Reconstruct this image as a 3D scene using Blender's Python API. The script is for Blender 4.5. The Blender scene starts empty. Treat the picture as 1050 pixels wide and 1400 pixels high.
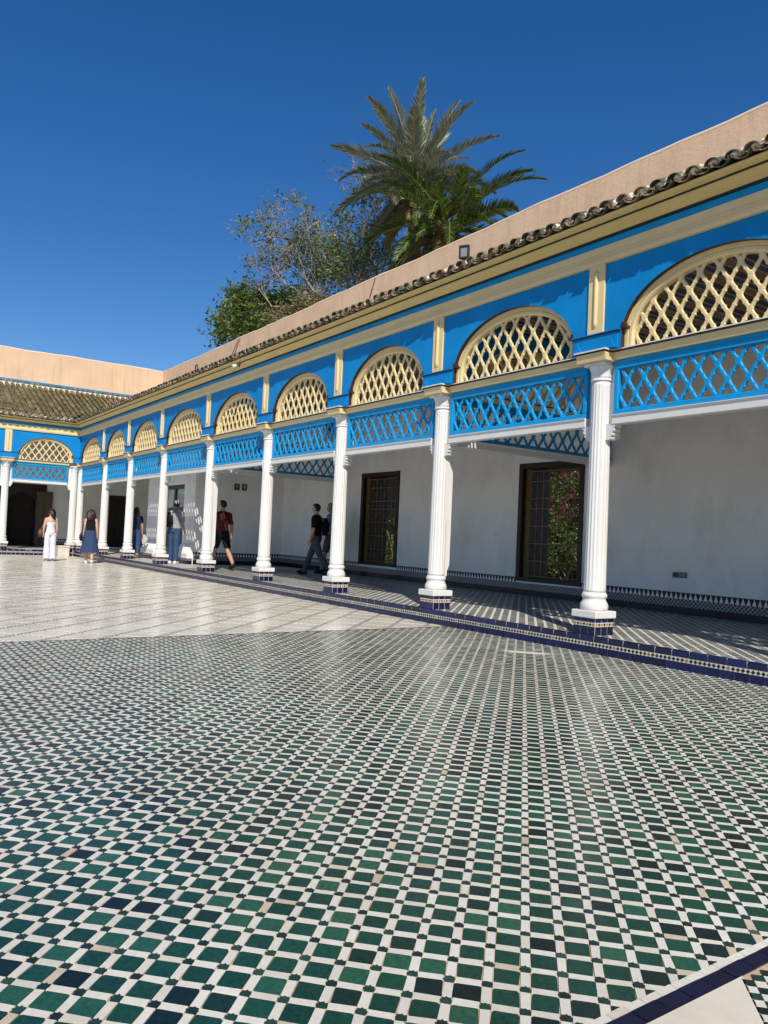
import bpy, bmesh, math, random
import numpy as np
from mathutils import Vector, Matrix, Euler
random.seed(11); rng = np.random.default_rng(7)
R = math.radians
SC = bpy.context.scene
COL = SC.collection
# ------------------------------------------------------------------ camera
CAM = Vector((6.1675, -7.3045, 1.021))
PITCH, YAW, ROLL, FPX = R(1.8737), R(55.4739), R(2.5646), 1066.3
fw = Vector((-math.sin(YAW)*math.cos(PITCH), math.cos(YAW)*math.cos(PITCH), math.sin(PITCH)))
rt = Vector((math.cos(YAW), math.sin(YAW), 0)); up = rt.cross(fw)
rt2 = rt*math.cos(ROLL)+up*math.sin(ROLL); up2 = -rt*math.sin(ROLL)+up*math.cos(ROLL)
cd = bpy.data.cameras.new('camera'); cam = bpy.data.objects.new('camera', cd); COL.objects.link(cam)
m3 = Matrix((rt2, up2, -fw)).transposed()
cam.matrix_world = Matrix.Translation(CAM) @ m3.to_4x4()
cd.sensor_fit = 'VERTICAL'; cd.sensor_height = 36; cd.lens = FPX/1400*36; cd.clip_start = .05; cd.clip_end = 3000
SC.camera = cam
# ------------------------------------------------------------------ sky, sun, exposure
SUN_H = Vector((.885, -.465)).normalized(); SUN_EL = R(43.5)
w = bpy.data.worlds.new('World'); SC.world = w; w.use_nodes = True
nt = w.node_tree; bg = nt.nodes['Background']
sky = nt.nodes.new('ShaderNodeTexSky'); sky.sky_type = 'NISHITA'; sky.sun_disc = False
sky.sun_elevation = SUN_EL; sky.sun_rotation = math.atan2(SUN_H.x, SUN_H.y)
sky.altitude = 450; sky.air_density = 1.0; sky.dust_density = .1; sky.ozone_density = 3.2
hs = nt.nodes.new('ShaderNodeHueSaturation'); hs.inputs['Saturation'].default_value = 1.33; hs.inputs['Hue'].default_value = .507
nt.links.new(sky.outputs[0], hs.inputs['Color']); nt.links.new(hs.outputs[0], bg.inputs[0]); bg.inputs[1].default_value = .088
sl = bpy.data.lights.new('sun', 'SUN'); sl.energy = 4.2; sl.angle = R(.53); sl.color = (1, .925, .80)
so = bpy.data.objects.new('sun', sl); COL.objects.link(so)
sv = Vector((SUN_H.x*math.cos(SUN_EL), SUN_H.y*math.cos(SUN_EL), math.sin(SUN_EL)))
so.rotation_euler = sv.to_track_quat('Z', 'Y').to_euler(); so.location = sv*60
SC.cycles.max_bounces = 12; SC.cycles.diffuse_bounces = 7
vs = SC.view_settings; vs.view_transform = 'Standard'; vs.look = 'None'; vs.exposure = 0.31; vs.gamma = 1
# ------------------------------------------------------------------ materials
MT = {}
def s2l(c):
    return tuple(((x/255)/12.92 if x/255 <= .04045 else (((x/255)+.055)/1.055)**2.4) for x in c)
def newmat(name):
    m = bpy.data.materials.new(name); m.use_nodes = True
    return m, m.node_tree, m.node_tree.nodes['Principled BSDF']
def mixc(t, a, b, fac, mode='MIX'):
    n = t.nodes.new('ShaderNodeMix'); n.data_type = 'RGBA'; n.blend_type = mode
    for sock, v in ((n.inputs[0], fac), (n.inputs[6], a), (n.inputs[7], b)):
        if hasattr(v, 'is_linked'): t.links.new(v, sock)
        elif isinstance(v, (int, float)): sock.default_value = v
        else: sock.default_value = (*v[:3], 1)
    return n.outputs[2]
def noise(t, scale, detail=4, rough=.6, stretch=None, coord='Object'):
    tc = t.nodes.new('ShaderNodeTexCoord'); n = t.nodes.new('ShaderNodeTexNoise')
    n.inputs['Scale'].default_value = scale; n.inputs['Detail'].default_value = detail; n.inputs['Roughness'].default_value = rough
    src = tc.outputs[coord]
    if coord == 'Object':
        gp_ = t.nodes.new('ShaderNodeNewGeometry'); src = gp_.outputs['Position']
    if stretch:
        mp = t.nodes.new('ShaderNodeMapping'); mp.inputs['Scale'].default_value = stretch
        t.links.new(src, mp.inputs[0]); src = mp.outputs[0]
    t.links.new(src, n.inputs['Vector']); return n.outputs['Fac']
def ramp(t, fac, stops, interp='LINEAR'):
    n = t.nodes.new('ShaderNodeValToRGB'); e = n.color_ramp.elements; n.color_ramp.interpolation = interp
    while len(e) < len(stops): e.new(.5)
    for el, (p, c) in zip(e, stops): el.position = p; el.color = (*c[:3], 1)
    t.links.new(fac, n.inputs[0]); return n.outputs[0]
def attr(t, name='rnd'):
    n = t.nodes.new('ShaderNodeAttribute'); n.attribute_name = name; return n.outputs['Fac']
def bump(t, b, h, strength=.3, dist=.01):
    n = t.nodes.new('ShaderNodeBump'); n.inputs['Strength'].default_value = strength; n.inputs['Distance'].default_value = dist
    t.links.new(h, n.inputs['Height']); t.links.new(n.outputs[0], b.inputs['Normal'])
def paint(name, c, rough=.5, var=.12, scale=3, bmp=.15, bscale=40, stain=None, st_amt=.3, stretch=None, bdist=.004, spec=.4):
    """plain painted / plastered surface: base colour, soft blotches, optional stain colour, fine relief"""
    if name in MT: return MT[name]
    m, t, b = newmat(name); c = tuple(c)
    n1 = noise(t, scale, 5, .6)
    col = ramp(t, n1, [(.25, [x*(1-var) for x in c]), (.75, [min(1, x*(1+var*.6)) for x in c])])
    if stain:
        n2 = noise(t, scale*1.7, 6, .7, stretch=stretch)
        f = ramp(t, n2, [(.5, (0, 0, 0)), (.78, (st_amt,)*3)])
        col = mixc(t, col, stain, f)
    t.links.new(col, b.inputs['Base Color']); b.inputs['Roughness'].default_value = rough
    b.inputs['Specular IOR Level'].default_value = spec
    if bmp: bump(t, b, noise(t, bscale, 5, .65), bmp, bdist)
    MT[name] = m; return m
def tinted(name, stops, rough=.3, grain=.12, gscale=60, bmp=.1, spec=.5, attrn='rnd', interp='LINEAR', bdist=.002, rvar=0, dirt=0):
    """colour picked per piece by the face attribute rnd"""
    m, t, b = newmat(name)
    col = ramp(t, attr(t, attrn), stops, interp)
    n1 = noise(t, gscale, 5, .7)
    g = ramp(t, n1, [(.3, (1-grain,)*3), (.7, (1+grain*.0,)*3)])
    col = mixc(t, col, g, 1.0, 'MULTIPLY')
    if dirt:
        dn = ramp(t, noise(t, .8, 8, .72), [(.38, (1-dirt, 1-dirt*1.1, 1-dirt*1.25)), (.62, (1, 1, 1))]); col = mixc(t, col, dn, 1.0, 'MULTIPLY')
    t.links.new(col, b.inputs['Base Color']); b.inputs['Roughness'].default_value = rough
    if rvar:
        rr = ramp(t, noise(t, gscale*.12, 4, .7), [(.3, (rough-rvar,)*3), (.7, (rough+rvar,)*3)])
        t.links.new(rr, b.inputs['Roughness'])
    b.inputs['Specular IOR Level'].default_value = spec
    if bmp: bump(t, b, noise(t, gscale*1.5, 4, .6), bmp, bdist)
    MT[name] = m; return m
paint('white_paint', (.69, .685, .67), .42, .05, 4, .25, 55, stain=(.62, .57, .48), st_amt=.28, stretch=(1, 1, .3), bdist=.003)
paint('white_plaster', (.88, .865, .83), .8, .07, .9, .4, 14, stain=(.52, .49, .45), st_amt=.5, stretch=(1, 1, .5), bdist=.006)
paint('pink_stucco', (.73, .515, .35), .9, .12, 1.1, .6, 14, stain=(.44, .31, .21), st_amt=.6, stretch=(3.2, 3.2, .28), bdist=.012, spec=.15)
paint('sunlit_stucco', (.74, .56, .40), .9, .08, 2, .35, 20, spec=.15)  # parapet stucco made paler, sunlight on the top edge put into the colour
paint('blue_paint', (.001, .225, .57), .6, .16, 2.0, .3, 26, stain=(.012, .15, .40), st_amt=.55, stretch=(1.5, 1.5, .3), bdist=.004, spec=.18)
paint('blue_lattice_paint', (.003, .29, .64), .45, .16, 4, .15, 60, bdist=.002, spec=.28)
paint('dark_blue_paint', (.004, .07, .26), .45, .15, 3, .15, 40)
paint('cream_paint', (.72, .58, .31), .5, .08, 3, .2, 40, stain=(.55, .42, .21), st_amt=.3, stretch=(1, 1, .4), bdist=.003)
paint('shaded_cream', (.64, .51, .22), .55, .08, 3, .2, 40)  # cream of cornice and eave with its shade put into the colour
paint('brown_paint', (.045, .016, .011), .5, .2, 4, .1, 40)
paint('black_paint', (.02, .018, .018), .5, .2, 6, .05, 40)
paint('dark_wood', (.022, .014, .008), .5, .35, 3, .3, 30, stretch=(1, 1, .1))
paint('grille_metal', (.17, .105, .035), .45, .3, 9, .2, 60)
paint('green_wood', (.010, .030, .026), .4, .2, 5, .1, 40)
paint('grout', (.52, .38, .25), .85, .25, 14, .3, 60)
paint('pale_grout', (.62, .59, .53), .7, .12, 14, .3, 60)
paint('stone_slab', (.66, .60, .50), .4, .10, 3, .12, 40, stain=(.40, .34, .28), st_amt=.5, bdist=.002)
paint('earth', (.26, .19, .13), .95, .25, .2, .4, 3)
paint('leaf_wood', (.075, .048, .024), .5, .35, 3, .3, 30)
paint('deck_earth', (.22, .17, .11), .9, .2, 6, .3, 20)
paint('dark_interior', (.03, .02, .014), .8, .2, 2, 0)
paint('mortar', (.74, .64, .52), .9, .2, 20, .5, 40)
G = s2l
tinted('green_tile', [(0, (.007, .016, .014)), (.08, (.008, .024, .021)), (.25, (.009, .044, .030)), (.55, (.011, .070, .044)), (.8, (.015, .094, .058)), (.95, (.028, .145, .085)), (1, (.04, .155, .085))], .27, .55, 55, .3, .5, bdist=.0015, rvar=.10, dirt=.25)
tinted('white_tile', [(0, (.69, .655, .57)), (.55, (.78, .75, .67)), (.955, (.74, .71, .64)), (.985, (.64, .56, .44)), (1, (.58, .44, .31))], .36, .14, 45, .25, .45, bdist=.0015, rvar=.10, dirt=.15)
tinted('star_tile', [(0, (.010, .022, .018)), (.9, (.016, .055, .036)), (.97, (.05, .085, .06)), (.985, (.10, .12, .09)), (1, (.40, .32, .22))], .3, .3, 60, .2)
tinted('marble_slab', [(0, (.70, .66, .56)), (.5, (.77, .73, .63)), (1, (.81, .78, .69))], .23, .12, 9, .08, .5, rvar=.07, dirt=.14)
tinted('navy_tile', [(0, (.005, .006, .028)), (.5, (.007, .010, .062)), (1, (.012, .018, .115))], .22, .35, 40, .2)
tinted('mosaic_chip', [(0, (.015, .015, .02)), (.55, (.015, .015, .03)), (.6, (.02, .05, .03)), (.82, (.02, .06, .04)), (.86, (.42, .16, .03)), (1, (.5, .18, .03))], .3, .2, 60, 0, interp='CONSTANT')
tinted('dark_navy_tile', [(0, (.003, .003, .018)), (1, (.006, .007, .05))], .3, .35, 40, .2)
tinted('walk_tile', [(0, (.13, .14, .135)), (.6, (.20, .21, .20)), (1, (.28, .285, .265))], .35, .3, 60, .1)
tinted('roof_tile_mat', [(0, (.11, .105, .045)), (.3, (.16, .135, .06)), (.6, (.23, .175, .085)), (.85, (.32, .23, .125)), (1, (.16, .17, .08))], .55, .5, 18, .4, .35, bdist=.01)
tinted('eave_tile_mat', [(0, (.10, .11, .07)), (.35, (.18, .16, .09)), (.6, (.32, .22, .13)), (.85, (.21, .21, .14)), (1, (.45, .36, .25))], .55, .5, 22, .4, .4, bdist=.008)
tinted('shaded_ceiling_paint', [(0, (.04, .011, .008)), (.25, (.34, .33, .30)), (.5, (.026, .034, .07)), (.75, (.25, .115, .012)), (1, (.25, .115, .012))], .55, .25, 12, .1, interp='CONSTANT')  # plank colours darkened so the paint carries the shade of an unlit ceiling
# sheet under the marble: rows of tiny dark and pale chips show in the joints
def chip_sheet(name, ca, cb, size, ang):
    m, t, b = newmat(name)
    tc = t.nodes.new('ShaderNodeTexCoord'); mp = t.nodes.new('ShaderNodeMapping'); mp.inputs['Rotation'].default_value = (0, 0, -ang)
    ch = t.nodes.new('ShaderNodeTexChecker'); ch.inputs['Scale'].default_value = 1/size
    ch.inputs[1].default_value = (*ca, 1); ch.inputs[2].default_value = (*cb, 1)
    t.links.new(tc.outputs['Object'], mp.inputs[0]); t.links.new(mp.outputs[0], ch.inputs[0]); t.links.new(ch.outputs[0], b.inputs['Base Color'])
    b.inputs['Roughness'].default_value = .35; MT[name] = m
FL_ANG = R(45.2)
chip_sheet('chip_joint', (.10, .10, .085), (.62, .58, .50), .034, FL_ANG)
chip_sheet('fine_grid', (.02, .02, .035), (.30, .30, .31), .035, 0)
# ------------------------------------------------------------------ mesh helpers
class MB:
    def __init__(s): s.v = []; s.f = []; s.m = []; s.r = []; s.sm = []
    def add(s, vs_, fs, mi=0, rnd=0.0, smooth=False):
        o = len(s.v); s.v.extend(vs_)
        for f in fs: s.f.append([i+o for i in f]); s.m.append(mi); s.r.append(rnd); s.sm.append(smooth)
    def box(s, x0, x1, y0, y1, z0, z1, mi=0, rnd=0.0, skip=''):
        V = [(x0, y0, z0), (x1, y0, z0), (x1, y1, z0), (x0, y1, z0), (x0, y0, z1), (x1, y0, z1), (x1, y1, z1), (x0, y1, z1)]
        F = dict(b=(3, 2, 1, 0), t=(4, 5, 6, 7), f=(0, 1, 5, 4), r=(1, 2, 6, 5), k=(2, 3, 7, 6), l=(3, 0, 4, 7))
        s.add(V, [F[k] for k in F if k not in skip], mi, rnd)
    def bbox(s, x0, x1, y0, y1, z0, z1, c=.006, mi=0, rnd=0.0):
        """box with chamfered edges"""
        bm = bmesh.new(); bmesh.ops.create_cube(bm, size=1)
        for v in bm.verts: v.co = Vector(((x0+x1)/2+v.co.x*(x1-x0), (y0+y1)/2+v.co.y*(y1-y0), (z0+z1)/2+v.co.z*(z1-z0)))
        bmesh.ops.bevel(bm, geom=bm.edges[:], offset=c, segments=1, affect='EDGES')
        s.bm(bm, mi, rnd)
    def bm(s, bm, mi=0, rnd=0.0, smooth=False):
        bm.verts.index_update(); s.add([tuple(v.co) for v in bm.verts], [[v.index for v in f.verts] for f in bm.faces], mi, rnd, smooth); bm.free()
    def lathe(s, prof, n=24, cx=0, cy=0, mod=None, mi=0, smooth=True, cap=True):
        rings = []
        for (r, z) in prof:
            ring = []
            for k in range(n):
                a = 2*math.pi*k/n; rr = r*(mod(a, z) if mod else 1)
                ring.append((cx+rr*math.cos(a), cy+rr*math.sin(a), z))
            rings.append(ring)
        V = [p for r_ in rings for p in r_]; F = []
        for i in range(len(prof)-1):
            for k in range(n): F.append((i*n+k, i*n+(k+1) % n, (i+1)*n+(k+1) % n, (i+1)*n+k))
        if cap: F.append(tuple(range(n))[::-1]); F.append(tuple((len(prof)-1)*n+k for k in range(n)))
        s.add(V, F, mi, 0, smooth)
    def tube(s, pts, rad, n=8, mi=0, rnd=0.0, cap=True, smooth=True):
        pts = [Vector(p) for p in pts]; V = []; F = []
        for i, p in enumerate(pts):
            d = (pts[min(i+1, len(pts)-1)]-pts[max(i-1, 0)]).normalized()
            a = d.cross(Vector((0, 0, 1)));
            if a.length < .05: a = d.cross(Vector((0, 1, 0)))
            a.normalize(); b = d.cross(a)
            r = rad[i] if hasattr(rad, '__len__') else rad
            rx, ry = r if hasattr(r, '__len__') else (r, r)
            for k in range(n):
                t = 2*math.pi*k/n; V.append(tuple(p+a*math.cos(t)*rx+b*math.sin(t)*ry))
        for i in range(len(pts)-1):
            for k in range(n): F.append((i*n+k, i*n+(k+1) % n, (i+1)*n+(k+1) % n, (i+1)*n+k))
        if cap: F.append(tuple(range(n))[::-1]); F.append(tuple((len(pts)-1)*n+k for k in range(n)))
        s.add(V, F, mi, rnd, smooth)
    def profile(s, pts, u0, u1, m0=0, m1=0, mi=0, mis=None, closed=True, div=1):
        """extrude a (w,z) outline along u; m0/m1 mitre the ends by w"""
        n = len(pts); V = []
        for k in range(div+1):
            t = k/div
            for (w_, z) in pts: V.append(((u0+m0*w_)*(1-t)+(u1+m1*w_)*t, w_, z))
        o = len(s.v); s.v.extend(V)
        for k in range(div):
            for i in range(n if closed else n-1):
                j = (i+1) % n
                s.f.append([o+k*n+i, o+k*n+j, o+(k+1)*n+j, o+(k+1)*n+i]); s.m.append(mis[i] if mis else mi); s.r.append(0); s.sm.append(False)
        if closed:
            s.f.append([o+i for i in range(n)][::-1]); s.m.append(mi); s.r.append(0); s.sm.append(False)
            s.f.append([o+div*n+i for i in range(n)]); s.m.append(mi); s.r.append(0); s.sm.append(False)
    def mesh(s, name, mats):
        me = bpy.data.meshes.new(name); me.from_pydata(s.v, [], s.f)
        for mm in (mats if isinstance(mats, (list, tuple)) else [mats]): me.materials.append(MT[mm] if isinstance(mm, str) else mm)
        me.polygons.foreach_set('material_index', s.m); me.polygons.foreach_set('use_smooth', s.sm)
        if any(s.r):
            a = me.attributes.new('rnd', 'FLOAT', 'FACE'); a.data.foreach_set('value', s.r)
        me.update(); return me
    def build(s, name, mats, parent=None, kind=None, xf=None):
        return link(name, s.mesh(name, mats), parent, kind, xf)
def link(name, me, parent=None, kind=None, xf=None):
    o = bpy.data.objects.new(name, me); COL.objects.link(o); o.parent = parent
    if kind: o['kind'] = kind
    if xf: o.location = xf[0]; o.rotation_euler = (0, 0, xf[1])
    return o
def thing(name, label, cat, loc=(0, 0, 0), rz=0, group=None):
    return tag(link(name, None, None, None, (loc, rz)), label, cat, group)
def tag(o, label, cat, group=None):
    o['label'] = label; o['category'] = cat
    if group: o['group'] = group
    return o
def struct(o): o['kind'] = 'structure'; return o
def flip_fix(me):
    bm = bmesh.new(); bm.from_mesh(me); bmesh.ops.recalc_face_normals(bm, faces=bm.faces); bm.to_mesh(me); bm.free()
def view(P):
    d = Vector(P)-CAM; z = d.dot(fw)
    return (z, .5+FPX*d.dot(rt2)/z/1050, .5-FPX*d.dot(up2)/z/1400) if z > .1 else (z, 9, 9)
# ------------------------------------------------------------------ ground and courtyard floor
FZ = -.2                                     # top of the courtyard tiles; the gallery walkway is z = 0
g = MB(); g.add([(-600, -600, FZ-.06), (600, -600, FZ-.06), (600, 600, FZ-.06), (-600, 600, FZ-.06)], [(0, 1, 2, 3)])
struct(g.build('ground', 'earth'))
XB, XE, KY = -2.45, 4.81, -.2                # zellige from x=XB to XE, kerb face at y=KY
fl = MB()
fl.add([(-24.75, -14, FZ-.005), (XB, -14, FZ-.005), (XB, KY, FZ-.005), (-24.75, KY, FZ-.005)], [(0, 1, 2, 3)], 1)
fl.add([(XB, -14, FZ-.005), (XE, -14, FZ-.005), (XE, KY, FZ-.005), (XB, KY, FZ-.005)], [(0, 1, 2, 3)], 0)
fl.add([(XE, -14, FZ-.005), (14, -14, FZ-.005), (14, KY, FZ-.005), (XE, KY, FZ-.005)], [(0, 1, 2, 3)], 0)
fl.add([(-24.75, -30, FZ-.005), (14, -30, FZ-.005), (14, -14, FZ-.005), (-24.75, -14, FZ-.005)], [(0, 1, 2, 3)], 2)
floor = struct(fl.build('courtyard_floor', ['grout', 'chip_joint', 'stone_slab']))
ca, sa = math.cos(FL_ANG), math.sin(FL_ANG)
ORG = (4.0373, -6.8821); PT = .1043
def cell(i, j): return (ORG[0]+PT*(i*ca-j*sa), ORG[1]+PT*(i*sa+j*ca))
def clip(poly, axis, val, keep_less):
    out = []
    for a, b in zip(poly, poly[1:]+poly[:1]):
        ia = (a[axis] <= val) == keep_less; ib = (b[axis] <= val) == keep_less
        if ia: out.append(a)
        if ia != ib:
            t = (val-a[axis])/(b[axis]-a[axis]); out.append((a[0]+(b[0]-a[0])*t, a[1]+(b[1]-a[1])*t))
    return out
def sqr(h, c=.12):
    k = h*(1-c); return [(-k, -h), (k, -h), (h, -k), (h, k), (k, h), (-k, h), (-h, k), (-h, -k)]
def rect(a, b): return [(-a, -b), (a, -b), (a, b), (-a, b)]
def star(ro, ri): return [((ro if k % 2 == 0 else ri)*math.cos(math.pi*k/8), (ro if k % 2 == 0 else ri)*math.sin(math.pi*k/8)) for k in range(16)]
def jit(poly, s): return [(x+random.gauss(0, s), y+random.gauss(0, s)) for x, y in poly]
def plate(mb, poly, zt, th, rnd, tilt=(0, 0), cxy=(0, 0)):
    n = len(poly)
    if n < 3: return
    V = [(x, y, zt+(x-cxy[0])*tilt[0]+(y-cxy[1])*tilt[1]) for x, y in poly]+[(x, y, zt-th) for x, y in poly]
    F = [tuple(range(n))]+[(n+i, n+(i+1) % n, (i+1) % n, i) for i in range(n)]
    mb.add(V, F, 0, rnd)
H = PT*.352
KIND = {
    'green_tile': dict(poly=lambda: jit(sqr(H*random.uniform(.97, 1.015), .06+random.random()*.16), .0012), off=(.5, .5), rot=0, mat='green_tile'),
    'white_tile': dict(poly=lambda: jit(rect(H*.975, PT*.128), .0009), off=(.5, 0), rot=0, mat='white_tile'),
    'star_tile': dict(poly=lambda: jit(star(PT*.178, PT*.128), .0006), off=(0, 0), rot=0, mat='star_tile'),
}
pieces = {k: [] for k in KIND}
rangeI = range(-130, 130)
for i in rangeI:
    for j in range(-70, 190):
        x, y = cell(i, j)
        if not (XB-.15 < x < XE+.15 and -9.6 < y < KY+.1): continue
        for kn, (ox, oy), ro in (('green_tile', (.5, .5), 0), ('white_tile', (.5, 0), 0), ('white_tile', (0, .5), math.pi/2), ('star_tile', (0, 0), 0)):
            px, py = cell(i+ox, j+oy); hx = PT*.6
            edge = px < XB+hx or px > XE-hx or py > KY-hx
            if edge and (px < XB-.05 or px > XE+.05 or py > KY+.05): continue
            z, u, v = view((px, py, FZ))
            vis = z > .3 and -.02 < u < 1.02 and -.02 < v < 1.02
            pieces[kn].append((z if vis else 99, px, py, ro, edge))
for kn, lst in pieces.items():
    K = KIND[kn]; lst.sort()
    variants = []
    for q in range(24):
        mb = MB(); plate(mb, K['poly'](), 0, .0045, random.random()*.999+.0005, (random.gauss(0, .006), random.gauss(0, .006)))
        variants.append(mb.mesh(kn, K['mat']))
    rest = MB(); cnt = 0
    for (z, px, py, ro, edge) in lst:
        a = FL_ANG+ro+random.gauss(0, .014)
        zt = FZ+random.gauss(0, .0004)
        if cnt < 300 and not edge and z < 90:
            link(kn, random.choice(variants), floor, None, ((px, py, zt), a)); cnt += 1; continue
        c_, s_ = math.cos(a), math.sin(a)
        if z > 90 and kn == 'star_tile': continue
        base = K['poly']() if z < 9 else ({'green_tile': rect(H, H), 'white_tile': rect(H*.975, PT*.128), 'star_tile': rect(PT*.13, PT*.13)}[kn])
        poly = [(px+x*c_-y*s_, py+x*s_+y*c_) for x, y in base]
        if edge:
            if kn == 'star_tile' and (px > XE-.01 or px < XB+.02 or py > KY-.02): continue
            poly = clip(poly, 0, XE, True); poly = clip(poly, 0, XB+.02, False) if poly else poly; poly = clip(poly, 1, KY-.004, True) if poly else poly
        plate(rest, poly, zt, .0045, random.random()*.999+.0005, (random.gauss(0, .006), random.gauss(0, .006)), (px, py))
    rest.build(kn+'_field', K['mat'], floor, 'stuff')
# pale cement smear near the kerb, thin dark line between the two floors
b = MB(); pts = [(.12*math.cos(t)*(1+.35*math.sin(3*t+1)), .075*math.sin(t)*(1+.3*math.cos(2*t))) for t in np.linspace(0, 2*math.pi, 18)[:-1]]
plate(b, [(-.17+x*ca*2-y*sa, -.95+x*sa*2+y*ca) for x, y in pts], FZ+.0035, .003, 0); b.build('cement_patch', 'pale_grout', floor)
b = MB(); b.box(XB-.012, XB+.016, -14, KY-.003, FZ-.005, FZ+.0005, skip='b'); b.build('border_line', 'black_paint', floor)
# marble squares beyond the zellige
MP = .445; hm = (MP-.062)/2; slabs = []
for i in range(-60, 60):
    for j in range(-60, 60):
        px = -2.69+MP*(i*ca-j*sa); py = -4.14+MP*(i*sa+j*ca)
        cx, cy = px+MP*.5*(ca-sa), py+MP*.5*(sa+ca)
        if not (-25 < cx < XB+.3 and -13.5 < cy < KY+.3): continue
        z, u, v = view((cx, cy, FZ)); slabs.append((z if (z > 0 and -.05 < u < 1.05) else 99, cx, cy))
slabs.sort(); variants = []
for q in range(16):
    mb = MB(); plate(mb, jit(rect(hm, hm), .001), 0, .0045, random.random()*.99+.005, (random.gauss(0, .0012), random.gauss(0, .0012))); variants.append(mb.mesh('marble_slab', 'marble_slab'))
rest = MB(); cnt = 0
for z, cx, cy in slabs:
    edge = cx > XB-.35 or cy > KY-.35 or cx < -24.4
    if cnt < 300 and not edge and z < 90:
        link('marble_slab', random.choice(variants), floor, None, ((cx, cy, FZ+random.gauss(0, .0002)), FL_ANG)); cnt += 1; continue
    poly = [(cx+x*ca-y*sa, cy+x*sa+y*ca) for x, y in rect(hm, hm)]
    poly = clip(poly, 0, XB-.014, True)
    if poly: poly = clip(poly, 1, KY-.004, True)
    if poly: poly = clip(poly, 0, -24.745, False)
    if len(poly) > 2: plate(rest, poly, FZ, .0045, random.random()*.99+.005, (random.gauss(0, .0012), random.gauss(0, .0012)), (cx, cy))
rest.build('marble_slab_field', 'marble_slab', floor, 'stuff')
# border of the basin surround: pale strip, navy strip, marble slab, small chequered tiles
BW = [MB() for _ in range(6)]
def row_of(name, x0, x1, L, mat, ya, yb):
    vr = []
    for q in range(8):
        mb = MB(); plate(mb, jit(rect((x1-x0)/2-.0012, L/2-.0012), .0005), 0, .0045, random.random()*.99+.005, (random.gauss(0, .005), random.gauss(0, .005))); vr.append(mb.mesh(name, mat))
    y = ya
    while y < yb:
        link(name, random.choice(vr), floor, None, (((x0+x1)/2, y+L/2, FZ+random.gauss(0, .0004)), 0)); y += L
row_of('border_tile', 4.811, 4.837, .068, 'white_tile', -9.2, -2.2)
row_of('navy_border_tile', 4.837, 4.892, .102, 'dark_navy_tile', -9.2, -2.2)
b = MB(); b.add([(4.894, -9.2, FZ), (4.894, -5.098, FZ), (9, -9.2, FZ)], [(0, 2, 1)]); b.add([(4.894, -9.2, FZ-.005), (4.894, -5.098, FZ-.005), (9, -9.2, FZ-.005)], [(0, 1, 2)])
b.build('marble_corner_slab', 'stone_slab', floor)
ck = MB(); ckw = MB(); P2 = .034; d45 = math.sqrt(.5)
for i in range(0, 44):
    for j in range(-40, 60):
        px = 4.9+P2*(i*d45+j*d45); py = -5.09+P2*(i*d45-j*d45)
        if not (4.905 < px < 6.4 and -6.4 < py < -3.6): continue
        rr = .42*P2
        poly = [(px+(x-y)*d45, py+(x+y)*d45) for x, y in rect(rr*1.08, rr*1.08)]
        plate(ck if (i+j) % 2 else ckw, poly, FZ, .0045, random.random()*.9+.05)
ck.build('small_green_tiles', 'green_tile', floor, 'stuff'); ckw.build('small_white_tiles', 'white_tile', floor, 'stuff')
# ------------------------------------------------------------------ gallery walkways with tiled kerbs
UEND = 9.2
WALL = 3.85; PAR = 4.4
wk = MB()
wk.box(-28.8, UEND, KY+.012, WALL, FZ-.05, -.004)
wk.box(-28.8, -24.762, -14, KY+.0119, FZ-.05, -.0042)
walk = struct(wk.build('walkway', 'pale_grout'))
wt = MB(); wl = MB()
P3 = .118
for i in range(-200, 200):
    for j in range(-140, 140):
        px, py = P3*(i*ca-j*sa), P3*(i*sa+j*ca)
        if not (-13.5 < px < 5 and KY+.1 < py < WALL-.06): continue
        h = P3*.355
        plate(wt, [(px+x*ca-y*sa, py+x*sa+y*ca) for x, y in rect(h, h)], random.gauss(0, .0004), .004, random.random()*.99+.005, (random.gauss(0, .006), random.gauss(0, .006)), (px, py))
wt.build('walkway_tiles', 'walk_tile', walk, 'stuff')
def walk_far():
    m, t, bb = newmat('walk_far_pattern')
    tc = t.nodes.new('ShaderNodeTexCoord'); mp = t.nodes.new('ShaderNodeMapping'); mp.inputs['Rotation'].default_value = (0, 0, -FL_ANG)
    br = t.nodes.new('ShaderNodeTexBrick'); br.offset = 0; br.inputs['Scale'].default_value = 1/P3; br.inputs['Mortar Size'].default_value = .15; br.inputs['Brick Width'].default_value = 1; br.inputs['Row Height'].default_value = 1
    br.inputs['Color1'].default_value = (.24, .25, .24, 1); br.inputs['Color2'].default_value = (.33, .33, .31, 1); br.inputs['Mortar'].default_value = (.62, .59, .53, 1)
    t.links.new(tc.outputs['Object'], mp.inputs[0]); t.links.new(mp.outputs[0], br.inputs[0]); t.links.new(br.outputs[0], bb.inputs['Base Color']); bb.inputs['Roughness'].default_value = .4; MT['walk_far'] = m
walk_far()
b = MB(); b.add([(-28.79, KY+.1, -.002), (-13.5, KY+.1, -.002), (-13.5, WALL, -.002), (-28.79, WALL, -.002)], [(0, 1, 2, 3)])
b.add([(-28.79, -14, -.002), (-24.85, -14, -.002), (-24.85, KY+.1, -.002), (-28.79, KY+.1, -.002)], [(0, 1, 2, 3)]); b.build('far_walkway_paving', 'walk_far', walk)
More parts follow.
